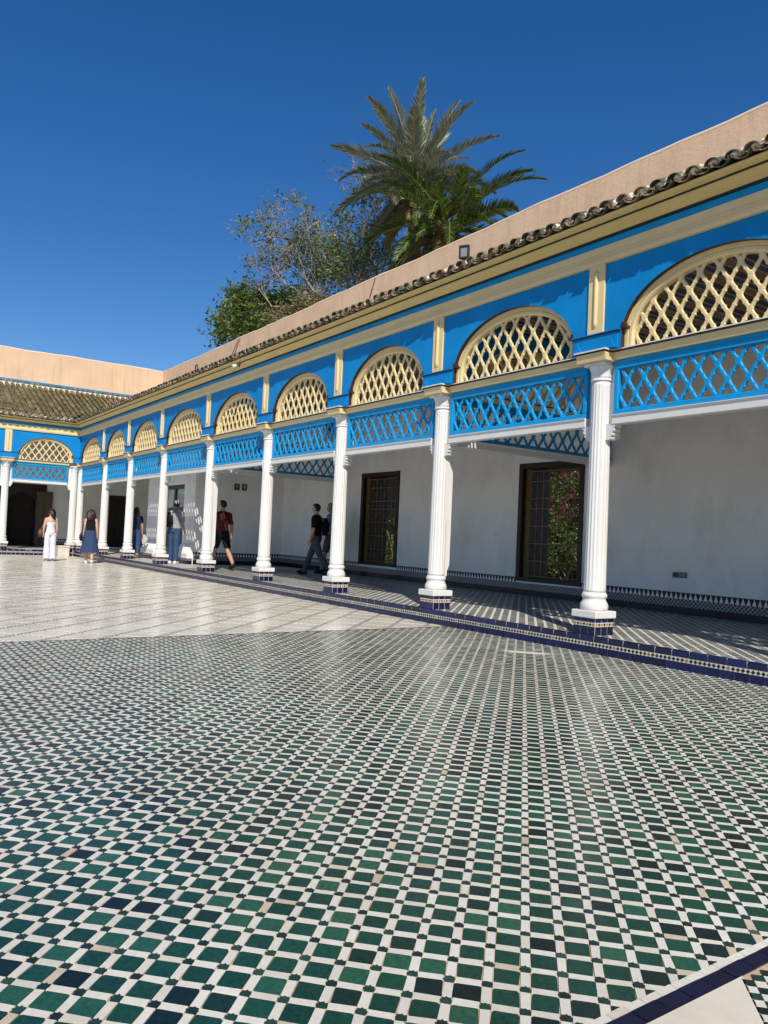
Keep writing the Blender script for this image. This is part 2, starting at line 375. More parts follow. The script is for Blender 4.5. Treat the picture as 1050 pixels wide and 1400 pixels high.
def kerb(xf, u0, u1, near, single_from):
    """rows in local (u, w, z): courtyard face at w = KY; near = mitre sign"""
    body = MB(); body.profile([(KY+.004, FZ-.03), (KY+.09, FZ-.03), (KY+.09, -.003), (KY+.01, -.003), (KY+.004, -.010)], u0, u1, *near); body.build('kerb_bed', 'pale_grout', walk, None, xf)
    for nm, L, z0, z1, top in (('kerb_tile', .205, -.068, .003, True), ('kerb_foot_tile', .152, FZ-.004, -.118, False)):
        vr = []
        for q in range(6):
            mb = MB(); r_ = random.random()*.99+.005; g_ = .0035+random.random()*.002; j = random.gauss(0, .001)
            if top: mb.profile([(KY-.002+j, z0+.002), (KY+.02, z0+.002), (KY+.02, z1-.03), (KY+.042, z1-.03), (KY+.042, z1), (KY+.012, z1), (KY+.002+j, z1-.010)], -L/2+g_, L/2-g_)
            else: mb.profile([(KY-.002+j, z0), (KY+.02, z0), (KY+.02, z1), (KY-.002+j, z1)], -L/2+g_, L/2-g_)
            mb.r = [r_]*len(mb.r); vr.append(mb)
        ms = [m_.mesh(nm, 'navy_tile') for m_ in vr]
        rest = MB(); n = int((u1-u0)/L)
        for k in range(n):
            u = u1-L/2-k*L
            if u > single_from: 
                X = Matrix.Rotation(xf[1], 4, 'Z') @ Vector((u, 0, 0))
                link(nm, random.choice(ms), walk, None, ((X.x+xf[0][0], X.y+xf[0][1], 0), xf[1]))
            else:
                q = random.choice(vr); o = len(rest.v); rest.v.extend([(x+u, y, z) for x, y, z in q.v]); rest.f.extend([[i+o for i in f] for f in q.f]); rest.m.extend(q.m); rest.r.extend(q.r); rest.sm.extend(q.sm)
        if rest.v: rest.build(nm+'_run', 'navy_tile', walk, 'stuff', xf)
    mz = MB(); mz.box(u0, u1, KY-.001, KY+.01, -.117, -.069); mz.build('mosaic_bed', 'white_tile', walk, None, xf)
    ch = MB(); dd = .0505; n = int((u1-u0)/dd); hz = .021
    for k in range(n):
        u = u0+dd*(k+.5); zc = -.093; y = KY-.0032
        rr = .95 if k % 9 == 4 else (.7 if random.random() < .22 else .3)
        ch.add([(u-.0225, y, zc), (u, y, zc-hz), (u+.0225, y, zc), (u, y, zc+hz), (u-.021, y+.003, zc), (u, y+.003, zc-hz), (u+.021, y+.003, zc), (u, y+.003, zc+hz)], [(0, 1, 2, 3), (0, 4, 5, 1), (1, 5, 6, 2), (2, 6, 7, 3), (3, 7, 4, 0)], 0, rr)
    ch.build('mosaic_chips', 'mosaic_chip', walk, 'stuff', xf)
kerb(((0, 0, 0), 0), -24.75, UEND, (0, 0), -13.)
kerb(((-24.95, 0, 0), math.pi/2), -14, KY-.003, (0, 0), 99)
# ------------------------------------------------------------------ column parts (shared meshes)
def flute(n=18, d=.075):
    return lambda a, z: 1-d*(abs(math.sin(a*n/2))**.7)
def column_meshes():
    D = {}
    m = MB(); fz = [.492, .52, .56]+[.56+(2.88-.56)*k/6 for k in range(1, 7)]+[2.93, 2.975]
    def md(a, z):
        k = min(1, max(0, (z-.52)/.05))*min(1, max(0, (2.95-z)/.06)); return 1-.085*k*(abs(math.sin(a*9))**.7)
    m.lathe([(.157-.017*(z-.49)/2.55, z) for z in fz], 108, mod=md); D['shaft'] = m.mesh('shaft', 'white_paint')
    m = MB(); prof = [(.185, .279), (.197, .30), (.20, .33), (.19, .36), (.172, .385), (.164, .405), (.163, .42), (.176, .432), (.182, .45), (.178, .468), (.166, .478), (.160, .492)]
    m.lathe(prof, 32); D['base'] = m.mesh('base', 'white_paint')
    m = MB(); m.bbox(-.222, .222, -.222, .222, .195, .279, .008); D['slab'] = m.mesh('slab', 'white_paint')
    m = MB(); m.lathe([(.142, 3.045), (.158, 3.052), (.160, 3.066), (.150, 3.078), (.146, 3.085)], 32)
    def leaf(a, z):
        k = max(0, (z-3.10)/.13); return 1+.16*k*abs(math.cos(2*a))**3+.035*abs(math.sin(8*a))*(1-k)
    m.lathe([(.146, 3.085), (.150, 3.10), (.150, 3.13), (.156, 3.16), (.168, 3.19), (.182, 3.215), (.186, 3.226)], 64, mod=leaf)
    m.bbox(-.19, .19, -.19, .19, 3.226, 3.262, .006); D['capital'] = m.mesh('capital', 'white_paint')
    # post behind the capital that carries the rails, with scalloped brackets
    for k_ in ('shaft', 'base', 'slab', 'capital'): D[k_].transform(Matrix.Diagonal((.82, .82, 1, 1)))
    D['capital'].transform(Matrix.Translation((0, 0, -.07)))
    m = MB(); m.box(-.198, .198, .03, .115, 2.30, 3.192)
    D['post'] = m.mesh('post', 'white_paint')
    for s in (-1, 1):
        m = MB(); pr = [(.10, 2.462), (.245, 2.462), (.247, 2.44), (.235, 2.425)]
        for (cz, cx_, r) in ((2.395, .205, .026), (2.345, .185, .023), (2.30, .165, .020)):
            for k in range(6): t = math.pi*.42-k*math.pi*.84/5; pr.append((cx_+r*math.cos(t), cz+r*math.sin(t)))
        pr += [(.10, 2.275)]
        n = len(pr); V = [(s*x, -.035, z) for x, z in pr]+[(s*x, .085, z) for x, z in pr]
        F = [tuple(range(n)) if s > 0 else tuple(range(n))[::-1], tuple(range(n, 2*n))[::-1] if s > 0 else tuple(range(n, 2*n))]+[(i, (i+1) % n, n+(i+1) % n, n+i) for i in range(n)]
        m.add(V, F); D['bracket%d' % s] = m.mesh('bracket', 'white_paint')
    # tiled plinth
    m = MB(); m.box(-.158, .158, -.158, .158, -.004, .1955); D['plinth'] = m.mesh('plinth', 'pale_grout')
    D['ptile'] = {}
    L = .316/3
    for row, (z0, z1) in {'low': (0, .098), 'high': (.149, .193)}.items():
        v = []
        for q in range(5):
            m = MB(); m.bbox(-L/2+.0035, L/2-.0035, -.0035, .006, z0+.001, z1-.001, .0015, 0, random.random()*.99+.005); v.append(m.mesh('plinth_tile', 'navy_tile'))
        D['ptile'][row] = v
    m = MB()
    for k in range(4):
        a = k*math.pi/2; c_, s_ = math.cos(a), math.sin(a)
        def T(x, y, z): return (x*c_-y*s_, x*s_+y*c_, z)
        m.add([T(-.157, -.161, .101), T(.157, -.161, .101), T(.157, -.161, .147), T(-.157, -.161, .147)], [(0, 1, 2, 3)], 1)
        for e in range(7):
            u = -.135+.045*e; zc = .124; y = -.1635
            m.add([T(u-.021, y, zc), T(u, y, zc-.018), T(u+.021, y, zc), T(u, y, zc+.018)], [(0, 1, 2, 3)], 0, .95 if e % 2 == 0 else .3)
    D['band'] = m.mesh('mosaic_band', ['mosaic_chip', 'white_tile'])
    m = MB(); m.profile([(.04, 2.455), (.04, .66), (.075, .56), (.075, .485), (.125, .485), (.125, .56), (.165, .66), (.165, 2.455)][::-1], -.095, .095); D['rear'] = m.mesh('rear_post', 'white_paint')
    return D
CM = column_meshes()
def column(parent, u, single, rear=False, brackets=(-1, 1), w_=0):
    c = link('column', CM['shaft'], parent, None, ((u, w_, 0), 0))
    for k in ('slab', 'base', 'capital', 'plinth', 'post'): link(k, CM[k], c)
    link('mosaic_band', CM['band'], c)
    for s in brackets: link('bracket', CM['bracket%d' % s], c)
    if rear: link('rear_post', CM['rear'], c)
    L = .316/3; rest = []
    for k in range(4):
        a = k*math.pi/2
        for e in (-1, 0, 1):
            for row in ('low', 'high'):
                x, y = e*L, -.1595
                link('plinth_tile', random.choice(CM['ptile'][row]), c, None, ((x*math.cos(a)-y*math.sin(a), x*math.sin(a)+y*math.cos(a), 0), a))
    return c
# ------------------------------------------------------------------ fretwork
PW, PH = .226, .345
PHASES = [0, .06, .16, .34, .44, .5, .56, .66, .84, .94]
HW = [.029, .027, .0205, .0188, .0198, .0285, .0198, .0188, .0205, .027]
def fretwork(mb, inside, u0, u1, z0, zref, ztop, w_, th=.026, pw=PW, mid=None):
    k = PH/pw; mid = mid if mid is not None else (u0+u1)/2
    nmax = int((u1-u0)/pw)+8
    for s in (-1, 1):
        dw = 0 if s < 0 else .0012
        for n in range(-nmax, nmax+1):
            # line: u = mid + n*pw + s*(z-zref)/k
            samples = []
            zs = []
            q = math.floor((z0-zref)/(PH/2))
            while zref+q*PH/2 < ztop+.01:
                for ph, hw in zip(PHASES, HW): zs.append((zref+(q+ph)*PH/2, hw))
                q += 1
            run = []; runs = []
            for (z, hw) in zs:
                u = mid+n*pw+s*(z-zref)/k
                if inside(u, z): run.append((u, z, hw))
                elif run: runs.append(run); run = []
            if run: runs.append(run)
            d = Vector((s/k, 1)).normalized(); nx, nz = d.y, -d.x
            c = .008
            for r_ in runs:
                if len(r_) < 2: continue
                a, b_ = r_[0], r_[-1]   # stretch into the frame
                r_ = [(a[0]-d.x*.03, a[1]-d.y*.03, a[2])]+r_+[(b_[0]+d.x*.03, b_[1]+d.y*.03, b_[2])]
                V = []; F = []; m_ = 6
                for (u, z, hw) in r_:
                    for (o, ww) in ((-hw, th), (-hw, c), (-(hw-c), 0), (hw-c, 0), (hw, c), (hw, th)):
                        V.append((u+nx*o, w_+dw+ww, z+nz*o))
                for i in range(len(r_)-1):
                    for j in range(m_):
                        F.append((i*m_+j, i*m_+(j+1) % m_, (i+1)*m_+(j+1) % m_, (i+1)*m_+j))
                mb.add(V, F)
def fret_nodes(mb, inside, u0, u1, z0, zref, ztop, w_, pw, mid=None):
    k = PH/pw; mid = mid if mid is not None else (u0+u1)/2; d = Vector((1/k, 1)).normalized(); h = HW[0]-.003
    a_, b_ = h/d.y, h/d.x
    n = int((u1-u0)/pw)+4; q = 0
    for q in range(-1, int((ztop-zref)/(PH/2))+2):
        z = zref+q*PH/2
        for i in range(-n, n+1):
            u = mid+i*pw+(pw/2 if q % 2 else 0)
            if inside(u, z): mb.add([(u-a_, w_-.0012, z), (u, w_-.0012, z-b_), (u+a_, w_-.0012, z), (u, w_-.0012, z+b_), (u-a_-.006, w_+.008, z), (u, w_+.008, z-b_-.008), (u+a_+.006, w_+.008, z), (u, w_+.008, z+b_+.008)], [(0, 1, 2, 3), (0, 4, 5, 1), (1, 5, 6, 2), (2, 6, 7, 3), (3, 7, 4, 0)])
def frame_rect(mb, u0, u1, z0, z1, wd, w0, w1, c=.006):
    mb.bbox(u0, u1, w0, w1, z0, z0+wd, c); mb.bbox(u0, u1, w0, w1, z1-wd, z1, c)
    mb.bbox(u0, u0+wd, w0+.0015, w1-.0015, z0+wd, z1-wd, c); mb.bbox(u1-wd, u1, w0+.0015, w1-.0015, z0+wd, z1-wd, c)
Z_RAIL0, Z_RAIL1, Z_LAT1, Z_LED0, Z_LED1 = 2.455, 2.568, 3.16, 3.192, 3.315
Z_IMP, Z_FAS, Z_SPR = 3.53, 4.345, 3.46
WF = -.13           # face of the blue upper wall
def bay(parent, ua, ub, xf=None, shade=False, ends=(.2, .2), posts=True):
    a0, b0 = ua+ends[0], ub-ends[1]; mid = (ua+ub)/2; half = (ub-ua)/2
    def put(mb, name, mats): return mb.build(name, mats, parent, None, xf)
    m = MB(); m.bbox(a0-.004, b0+.004, -.045, .07, Z_RAIL0, Z_RAIL1-.002, .006); m.profile([(-.062, 2.558), (-.04, 2.533), (.03, 2.533), (.03, 2.5655), (-.062, 2.5655)], a0, b0); put(m, 'rail', 'white_paint')
    m = MB(); frame_rect(m, a0, b0, Z_RAIL1, Z_LAT1, .06, -.03, .05); m.bbox(a0, b0, -.0285, .05, Z_LAT1, Z_LED0+.01, .003); put(m, 'lattice_frame', 'blue_lattice_paint')
    m = MB(); pad = .05
    pin = lambda u, z: a0+pad < u < b0-pad and Z_RAIL1+pad < z < Z_LAT1-pad
    pw_ = (b0-a0-.12)/round((b0-a0-.12)/PW)
    fretwork(m, pin, a0, b0, Z_RAIL1, Z_RAIL1+.045, Z_LAT1, -.012, pw=pw_); fret_nodes(m, pin, a0, b0, Z_RAIL1, Z_RAIL1+.045, Z_LAT1, -.012, pw_); put(m, 'lattice', 'blue_lattice_paint')
    m = MB(); lu, ru = a0-.2 if posts else a0, b0+.2 if posts else b0
    m.profile([(-.07, Z_LED0+.012), (.06, Z_LED0+.012), (.06, Z_LED1-.03), (-.085, Z_LED1-.03)], a0-.02, b0+.02); led = put(m, 'ledge', 'cream_paint')
    m = MB(); m.box(a0-.02, b0+.02, -.108, .06, Z_LED1-.029, Z_LED1-.0125, 1); m.box(a0-.02, b0+.02, -.112, .06, Z_LED1-.012, Z_LED1); m.build('ledge_line', ['white_paint', 'black_paint'], led, None, None if xf is None else None)
    # arch
    ao = half-.365; ri = ao-.105; crown = .69
    zs = Z_SPR
    def ell(t, off=0): return (mid+(ri+off)*math.cos(t), zs+(crown-.09+off)*math.sin(t))
    N = 40
    path = lambda off: [(mid+ri+off, Z_LED1-.004)]+[ell(math.pi*k/N, off) for k in range(N+1)]+[(mid-ri-off, Z_LED1-.004)]
    m = MB(); sec = [(0, .03), (0, -.045), (.018, -.062), (.05, -.062), (.056, -.05), (.062, -.07), (.107, -.07), (.107, .03)]
    rings = [path(o) for o, _ in sec]; n = len(rings[0]); V = []; F = []
    for (o, ww), pth in zip(sec, rings): V += [(u, ww, z) for u, z in pth]
    for i in range(len(sec)-1):
        for k in range(n-1): F.append((i*n+k, i*n+k+1, (i+1)*n+k+1, (i+1)*n+k))
    m.add(V, F, 0, 0, False); put(m, 'arch_frame', 'cream_paint')
    m = MB(); aa, rr = ri+.012, crown-.09+.012
    def ins(u, z):
        if z < Z_LED1: return False
        if z <= zs: return abs(u-mid) < aa
        return ((u-mid)/aa)**2+((z-zs)/rr)**2 < 1
    npw = max(2, round((2*ri)/PW)); fretwork(m, ins, mid-ri, mid+ri, Z_LED1, Z_LED1-.03, zs+crown, -.03, pw=2*ri/npw); fret_nodes(m, ins, mid-ri, mid+ri, Z_LED1, Z_LED1-.03, zs+crown, -.03, 2*ri/npw); put(m, 'arch_lattice', 'cream_paint')
    # blue wall with the arched opening, brown reveal
    op = lambda off: [(mid+ri+off, Z_LED1-.004)]+[ell(math.pi*k/N, off) for k in range(N+1)]+[(mid-ri-off, Z_LED1-.004)]
    arc = op(.1075); m = MB(); V = []; F = []; Mx = []
    for (u, z) in arc: V.append((u, WF, z))
    for (u, z) in arc:
        V.append((max(ua, min(ub, u)), WF, Z_FAS+.03))
    n = len(arc)
    V[n] = (ub, WF, arc[0][1]); V[n+1] = (ub, WF, Z_FAS+.03); V[2*n-2] = (ua, WF, Z_FAS+.03); V[2*n-1] = (ua, WF, arc[-1][1])
    for k in range(n-1): F.append((k, k+1, n+k+1, n+k))
    m.add(V, F, 0)
    V = [(u, WF, z) for u, z in arc]+[(u, .0, z) for u, z in arc]; m.add(V, [(k, n+k, n+k+1, k+1) for k in range(n-1)], 1)
    V = [(u, .045, z) for u, z in arc]+[(p[0], .045, p[2]) for p in []]
    m.add([(ua, .05, Z_FAS+.03), (ub, .05, Z_FAS+.03), (ub, .05, zs+crown+.02), (ua, .05, zs+crown+.02)], [(0, 1, 2, 3)], 0)
    put(m, 'spandrel_wall', ['blue_paint', 'brown_paint'])
    # stepped brown shoulders at the foot of the opening
    for s in (-1, 1):
        m = MB()
        for k, (x0, x1, z0, z1) in enumerate(((ri+.045, ri+.106, 3.532, 3.565), (ri+.07, ri+.11, 3.566, 3.60))):
            u0, u1 = sorted((mid+s*x0, mid+s*x1)); m.box(u0, u1, WF-.012+.003*k, -.06, z0, z1)
        put(m, 'shoulder', 'brown_paint')
def impost(parent, u, xf=None, left=True, right=True, hw=.345):
    """yellow block over the capital, blue block between the arches, pilaster strip"""
    m = MB(); x0, x1 = u-(.215 if left else .1), u+(.215 if right else .1)
    m.profile([(-.205, Z_LED0+.0005), (.08, Z_LED0+.0005), (.08, Z_LED1-.03), (-.225, Z_LED1-.03)], x0, x1); ib = m.build('impost_block', 'cream_paint', parent, None, xf)
    m = MB(); m.box(x0-.006, x1+.006, -.236, .075, Z_LED1-.0295, Z_LED1-.013, 1); m.box(x0-.016, x1+.016, -.248, .075, Z_LED1-.0125, Z_LED1+.004); m.build('block_line', ['white_paint', 'black_paint'], ib)
    m = MB(); h0, h1 = u-(hw if left else .1), u+(hw if right else .1)
    m.box(h0+.02, h1-.02, -.158, -.02, Z_LED1+.005, Z_IMP-.025, 0)
    m.box(h0, h1, -.172, -.02, Z_IMP-.0249, Z_IMP-.010, 1); m.box(h0-.008, h1+.008, -.178, -.02, Z_IMP-.0099, Z_IMP, 0)
    k = 0
    for s, on in ((-1, left), (1, right)):
        if not on: continue
        for (dx, wd, zt) in ((.0, .11, .05), (.0, .07, .085), (.0, .025, .12)):
            c = u+s*(hw-.10); m.box(c-wd/2, c+wd/2, -.190+.003*k, -.1585, Z_LED1+.0055, Z_LED1+zt, 0); k += 1
    m.build('shoulder_block', ['blue_paint', 'black_paint'], parent, None, xf)
    m = MB(); p0, p1 = u-(.118 if left else .0), u+(.118 if right else .118)
    m.bbox(p0, p1, WF-.028, WF-.001, Z_IMP+.0005, Z_FAS+.004, .004)
    m.lathe([(.004, 3.60), (.022, 3.63), (.026, 3.66), (.026, 4.18), (.022, 4.22), (.030, 4.24), (.012, 4.28), (.002, 4.30)], 12, cx=u, cy=WF-.030)
    m.build('pilaster_strip', 'cream_paint', parent, None, xf)
def cornice(parent, u0, u1, m0, m1, xf=None):
    def P(name, pts, mat):
        m = MB(); m.profile(pts, u0, u1, m0, m1); m.build(name, mat, parent, None, xf)
    P('fascia', [(-.170, Z_FAS), (.06, Z_FAS), (.06, 4.552), (-.170, 4.552), (-.170, 4.470), (-.162, 4.466), (-.162, 4.458), (-.170, 4.452), (-.170, 4.42), (-.180, 4.41), (-.180, 4.375), (-.172, 4.365)][::-1], 'cream_paint')
    P('frieze', [(-.150, 4.5525), (.06, 4.5525), (.06, 4.64), (-.150, 4.64)][::-1], 'blue_lattice_paint')
    P('dark_fillet', [(-.190, 4.6405), (.06, 4.6405), (.06, 4.658), (-.190, 4.658)][::-1], 'black_paint')
    P('cornice', [(-.184, 4.6585), (.06, 4.6585), (.06, 4.738), (-.312, 4.738), (-.312, 4.73), (-.29, 4.722), (-.215, 4.682), (-.20, 4.670)][::-1], 'shaded_cream')
    P('dark_fillet', [(-.328, 4.7385), (.06, 4.7385), (.06, 4.752), (-.328, 4.752)][::-1], 'black_paint')
    P('eave_board', [(-.318, 4.7525), (.06, 4.7525), (.06, 4.785), (-.415, 4.795), (-.415, 4.782), (-.40, 4.772)][::-1], 'shaded_cream')
# ------------------------------------------------------------------ roof tiles
SL = .41; EAVE_W, EAVE_Z = -.43, 4.825
def barrel(up_, r0=.083, r1=.068, L=.42, th=.011, n=7):
    """half-pipe tile: mouth at y = 0, runs up the slope"""
    m = MB(); V = []; F = []
    for y, r in ((0, r0), (L, r1)):
        for rr in (r, r-th):
            for k in range(n+1):
                t = math.pi*k/n; V.append((rr*math.cos(t), y, (1 if up_ else -1)*rr*math.sin(t)*.74))
    c = n+1
    for k in range(n):
        F += [(k, k+1, 2*c+k+1, 2*c+k), (c+k, 3*c+k, 3*c+k+1, c+k+1), (k, c+k, c+k+1, k+1), (2*c+k, 2*c+k+1, 3*c+k+1, 3*c+k)]
    F += [(0, 2*c, 3*c, c), (n, c+n, 3*c+n, 2*c+n)]
    m.add(V, F, 0, 0); return m
def variants_of(mb, name, mat, n=10):
    out = []
    for q in range(n):
        mb.r = [random.random()*.99+.005]*len(mb.f); out.append(mb.mesh(name, mat))
    return out
EC = variants_of(barrel(True), 'eave_tile', 'eave_tile_mat'); EP = variants_of(barrel(False, .088, .088), 'pan_tile', 'eave_tile_mat')
RC = variants_of(barrel(True), 'roof_tile', 'roof_tile_mat', 12); RCb = [barrel(True) for _ in range(1)][0]
PITCH_T = .212; ANG_T = math.atan(SL)
def blob(m, x, y, z, r):
    bm = bmesh.new(); bmesh.ops.create_icosphere(bm, subdivisions=2, radius=r)
    for v in bm.verts: v.co = Vector((v.co.x*1.1, v.co.y*.7, v.co.z*.8))*(1+.35*(random.random()-.5))+Vector((x, y, z))
    m.bm(bm, 0, 0, False)
def tri(pts_): return pts_
def roof(parent, u0, u1, left_v, right_v, xf, single_u, courses=13, lift=0.0, show=True):
    """lean-to of barrel tiles. left_v / right_v: valley at that end (u limit moves with the distance from the eave)"""
    A = xf[1] if xf else 0
    def place(name, me, u, e, dz, rz=0, tilt=0):
        o = link(name, me, parent); o.location = (u, EAVE_W+e*math.cos(ANG_T), EAVE_Z+e*math.sin(ANG_T)+dz)
        o.rotation_euler = (ANG_T+tilt, 0, rz); return o
    # deck below the tiles
    top_w = PAR; L = (top_w-EAVE_W)/math.cos(ANG_T)
    dm = MB(); zt = EAVE_Z+(top_w-EAVE_W)*SL
    a0 = (u0+(EAVE_W-.0), u0-top_w) if left_v else (u0, u0)
    a1 = (u1+EAVE_W, u1+top_w) if right_v else (u1, u1)
    if left_v: a0 = (u0-EAVE_W, u0-top_w)
    V = [(a0[0], EAVE_W+.03, EAVE_Z-.02), (a1[0], EAVE_W+.03, EAVE_Z-.02), (a1[1], top_w, zt-.02), (a0[1], top_w, zt-.02)]
    V += [(x, y, z-.012) for x, y, z in V]
    dm.add(V, [(0, 1, 2, 3), (7, 6, 5, 4), (0, 4, 5, 1), (1, 5, 6, 2), (2, 6, 7, 3), (3, 7, 4, 0)]); dm.build('roof_deck', 'deck_earth', parent)
    cover = []; n = int((a1[0]-a0[0])/PITCH_T)+1
    mo = MB(); rest = MB(); single = 0
    step = .375; nc = int(L/step)+1
    kmin, kmax = int(-8/PITCH_T), int((u1-u0+12)/PITCH_T)
    todo = []
    for k in range(kmin, kmax):
        u = u1-.12-k*PITCH_T if not right_v else u1+EAVE_W-.10-k*PITCH_T
        for c in range(nc):
            e = c*step; wpos = EAVE_W+e*math.cos(ANG_T)
            lo = (u0-wpos) if left_v else u0
            hi = (u1+wpos) if right_v else u1
            if right_v and u > hi-.05: continue
            if u < lo+.05 or u > hi: continue
            if e+.12 > L and c > 0: continue
            todo.append((c, k, u, e))
    nm = 0
    for (c, k, u, e) in todo:
        if c == 0:
            place('eave_tile', random.choice(EC), u+random.gauss(0, .006), -.055+random.gauss(0, .014), .045+random.gauss(0, .006), random.gauss(0, .04), random.gauss(0, .03))
            place('pan_tile', random.choice(EP), u+PITCH_T/2+random.gauss(0, .006), -.06+random.gauss(0, .01), .045, random.gauss(0, .03))
            blob(mo, u+random.gauss(0, .01), EAVE_W+.03+random.gauss(0, .01), EAVE_Z+.062, .056); blob(mo, u+random.gauss(.035, .02), EAVE_W-.005, EAVE_Z+.045, .045); blob(mo, u+.1+random.gauss(0, .02), EAVE_W+.01, EAVE_Z+.07, .035)
    for (c, k, u, e) in sorted(todo):
        if c == 0: continue
        du, dz, rz = random.gauss(0, .006), .055+random.gauss(0, .006), random.gauss(0, .02)
        if show and u > single_u and nm < 300:
            place('roof_tile', random.choice(RC), u+du, e, dz, rz); nm += 1
        else:
            o = len(rest.v); ca_, sa_ = math.cos(ANG_T), math.sin(ANG_T); r_ = random.random()*.99+.005
            rest.v.extend([(x+u+du, EAVE_W+(y+e)*ca_-z*sa_, EAVE_Z+(y+e)*sa_+z*ca_+dz) for x, y, z in RCb.v])
            rest.f.extend([[i+o for i in f] for f in RCb.f]); rest.m.extend(RCb.m); rest.r.extend([r_]*len(RCb.f)); rest.sm.extend(RCb.sm)
    if rest.v: rest.build('roof_tile_field', 'roof_tile_mat', parent, 'stuff')
    mo.build('mortar_fill', 'mortar', parent, 'stuff')
# ------------------------------------------------------------------ ceiling planks
def ceiling(parent, u0, u1, zc, xf, single_lo, d0=.052, depth=WALL):
    vr = {}
    seq = [(.13, 0.01), (.022, .3), (.10, .55), (.022, .3), (.12, .8), (.022, .3)]
    u = u1; k = 0; rest = MB()
    for q in seq:
        if q in vr: continue
        m = MB(); m.bbox(-q[0]/2+.001, q[0]/2-.001, d0, depth-.002, 0, .02 if q[0] > .05 else .03, .003, 0, q[1]); vr[q] = m.mesh('ceiling_plank', 'shaded_ceiling_paint')
    while u > u0:
        q = seq[k % 6]; uc = u-q[0]/2
        dz = 0 if q[0] > .05 else -.012
        if uc > single_lo: link('ceiling_plank', vr[q], parent, None, ((uc, 0, zc+dz), 0))
        else: rest.box(uc-q[0]/2+.001, uc+q[0]/2-.001, d0, depth-.002, zc+dz, zc+dz+.02, 0, q[1])
        u -= q[0]; k += 1
    if rest.v: rest.build('ceiling_boards', 'shaded_ceiling_paint', parent, 'stuff')
    m = MB(); m.box(u0, u1, d0+.01, depth-.001, zc+.035, zc+.06); m.build('ceiling_back', 'dark_interior', parent)
# ------------------------------------------------------------------ the right gallery
XS = [9, 6, 3, 0, -3, -5.879, -8.854, -12.032, -15.422, -18.548, -21.464, -24.948]
CX = XS[-1]
gal = thing('gallery', 'long blue and cream arcaded gallery on white fluted columns with latticed arches', 'gallery', (0, 0, 0))
for i, u in enumerate(XS):
    corner = u == CX
    column(gal, u, True, rear=(u in (-3, -12.032)), brackets=(1,) if corner else (-1, 1))
    impost(gal, u, None, left=not corner)
for a, b_ in zip(XS[1:], XS[:-1]): bay(gal, a, b_)
for u in (-3, -12.032): bay(gal, .12, WALL, ((u, 0, 0), math.pi/2), True, (.12, .02), False)
cornice(gal, CX, UEND, -1, 0)
roof(gal, CX, UEND, True, False, None, -99, show=False)
ceiling(gal, CX, UEND, 4.42, None, -9.)
m = MB(); m.box(UEND-.1, UEND, .02, WALL, -.003, 4.4); m.build('sun_stop_wall', 'white_plaster', gal)  # unseen wall added to keep the sun out of the open gallery end
# ------------------------------------------------------------------ the far gallery
fg = thing('gallery', 'far short side of the arcade, facing down the courtyard, with its tiled roof showing', 'gallery', (CX, 0, 0), math.pi/2)
FX = [-2.63, -5.26, -7.89]
for u in FX: column(fg, u, False); impost(fg, u)
column(fg, -.26, False, brackets=(-1,)); impost_pad = None
impost(fg, 0, None, right=False)
for a, b_ in zip(FX, [0]+FX[:-1]): bay(fg, a, b_, ends=(.2, .5 if b_ == 0 else .2))
cornice(fg, -9.5, 0, 0, 1)
roof(fg, -9.5, 0, False, True, None, -4.2)
ceiling(fg, -9.5, WALL, 4.425, None, 99)
# ------------------------------------------------------------------ back walls, doors, parapets
def skirting(parent, u0, u1, xf, z0=0.0, low=False):
    m = MB(); m.box(u0, u1, -.016, .0, z0, z0+.118); o = m.build('skirting', 'navy_tile', parent, None, xf)
    m = MB(); m.box(u0, u1, -.013, .0, z0+.1185, z0+.244); m.build('grid_band', 'fine_grid', o)
    if low: return
    m = MB(); m.box(u0, u1, -.012, .0, z0+.2445, z0+.35, 1)
    n = max(1, int((u1-u0)/.088)); d = (u1-u0)/n; zb = z0+.246
    for k in range(n):
        c = u0+d*(k+.5); pr = [(-.052, 0), (.052, 0), (.052, .018), (.036, .030), (.036, .046), (.022, .056), (.014, .080), (.0, .104), (-.014, .080), (-.022, .056), (-.036, .046), (-.036, .030), (-.052, .018)]
        m.add([(c+x*.92*d/.135, -.0145, zb+z) for x, z in pr], [tuple(range(len(pr)))], 0)
    m.build('merlon_band', ['white_plaster', 'black_paint'], o)
def openings_wall(mb, u0, u1, w0, w1, z0, z1, ops):
    us = sorted(ops); cur = u0
    for (a, b_, za, zb) in us:
        mb.box(cur, a, w0, w1, z0, z1)
        if za > z0: mb.box(a, b_, w0+.0005, w1-.0005, z0, za)
        mb.box(a, b_, w0+.0005, w1-.0005, zb, z1); cur = b_
    mb.box(cur, u1, w0, w1, z0, z1)
BT = .8
OPS = [(-5.19, -3.64, .30, 2.56), (-11.05, -9.48, .32, 2.61)]
bw = thing('gallery_wall', 'long white plastered wall in the shade behind the arcade, with grilled doorways', 'wall', (0, WALL, 0))
m = MB(); openings_wall(m, -29.6, UEND+.3, 0, BT, -.2, 6.70, OPS); m.build('wall', 'white_plaster', bw)
skirting(bw, -15.58, -11.13, None); skirting(bw, -9.40, -5.27, None); skirting(bw, -3.56, UEND-.1, None); skirting(bw, -28.78, -19.95, None)
for a_, b_ in ((-11.129, -9.401), (-5.269, -3.561)): skirting(bw, a_, b_, None, low=True)
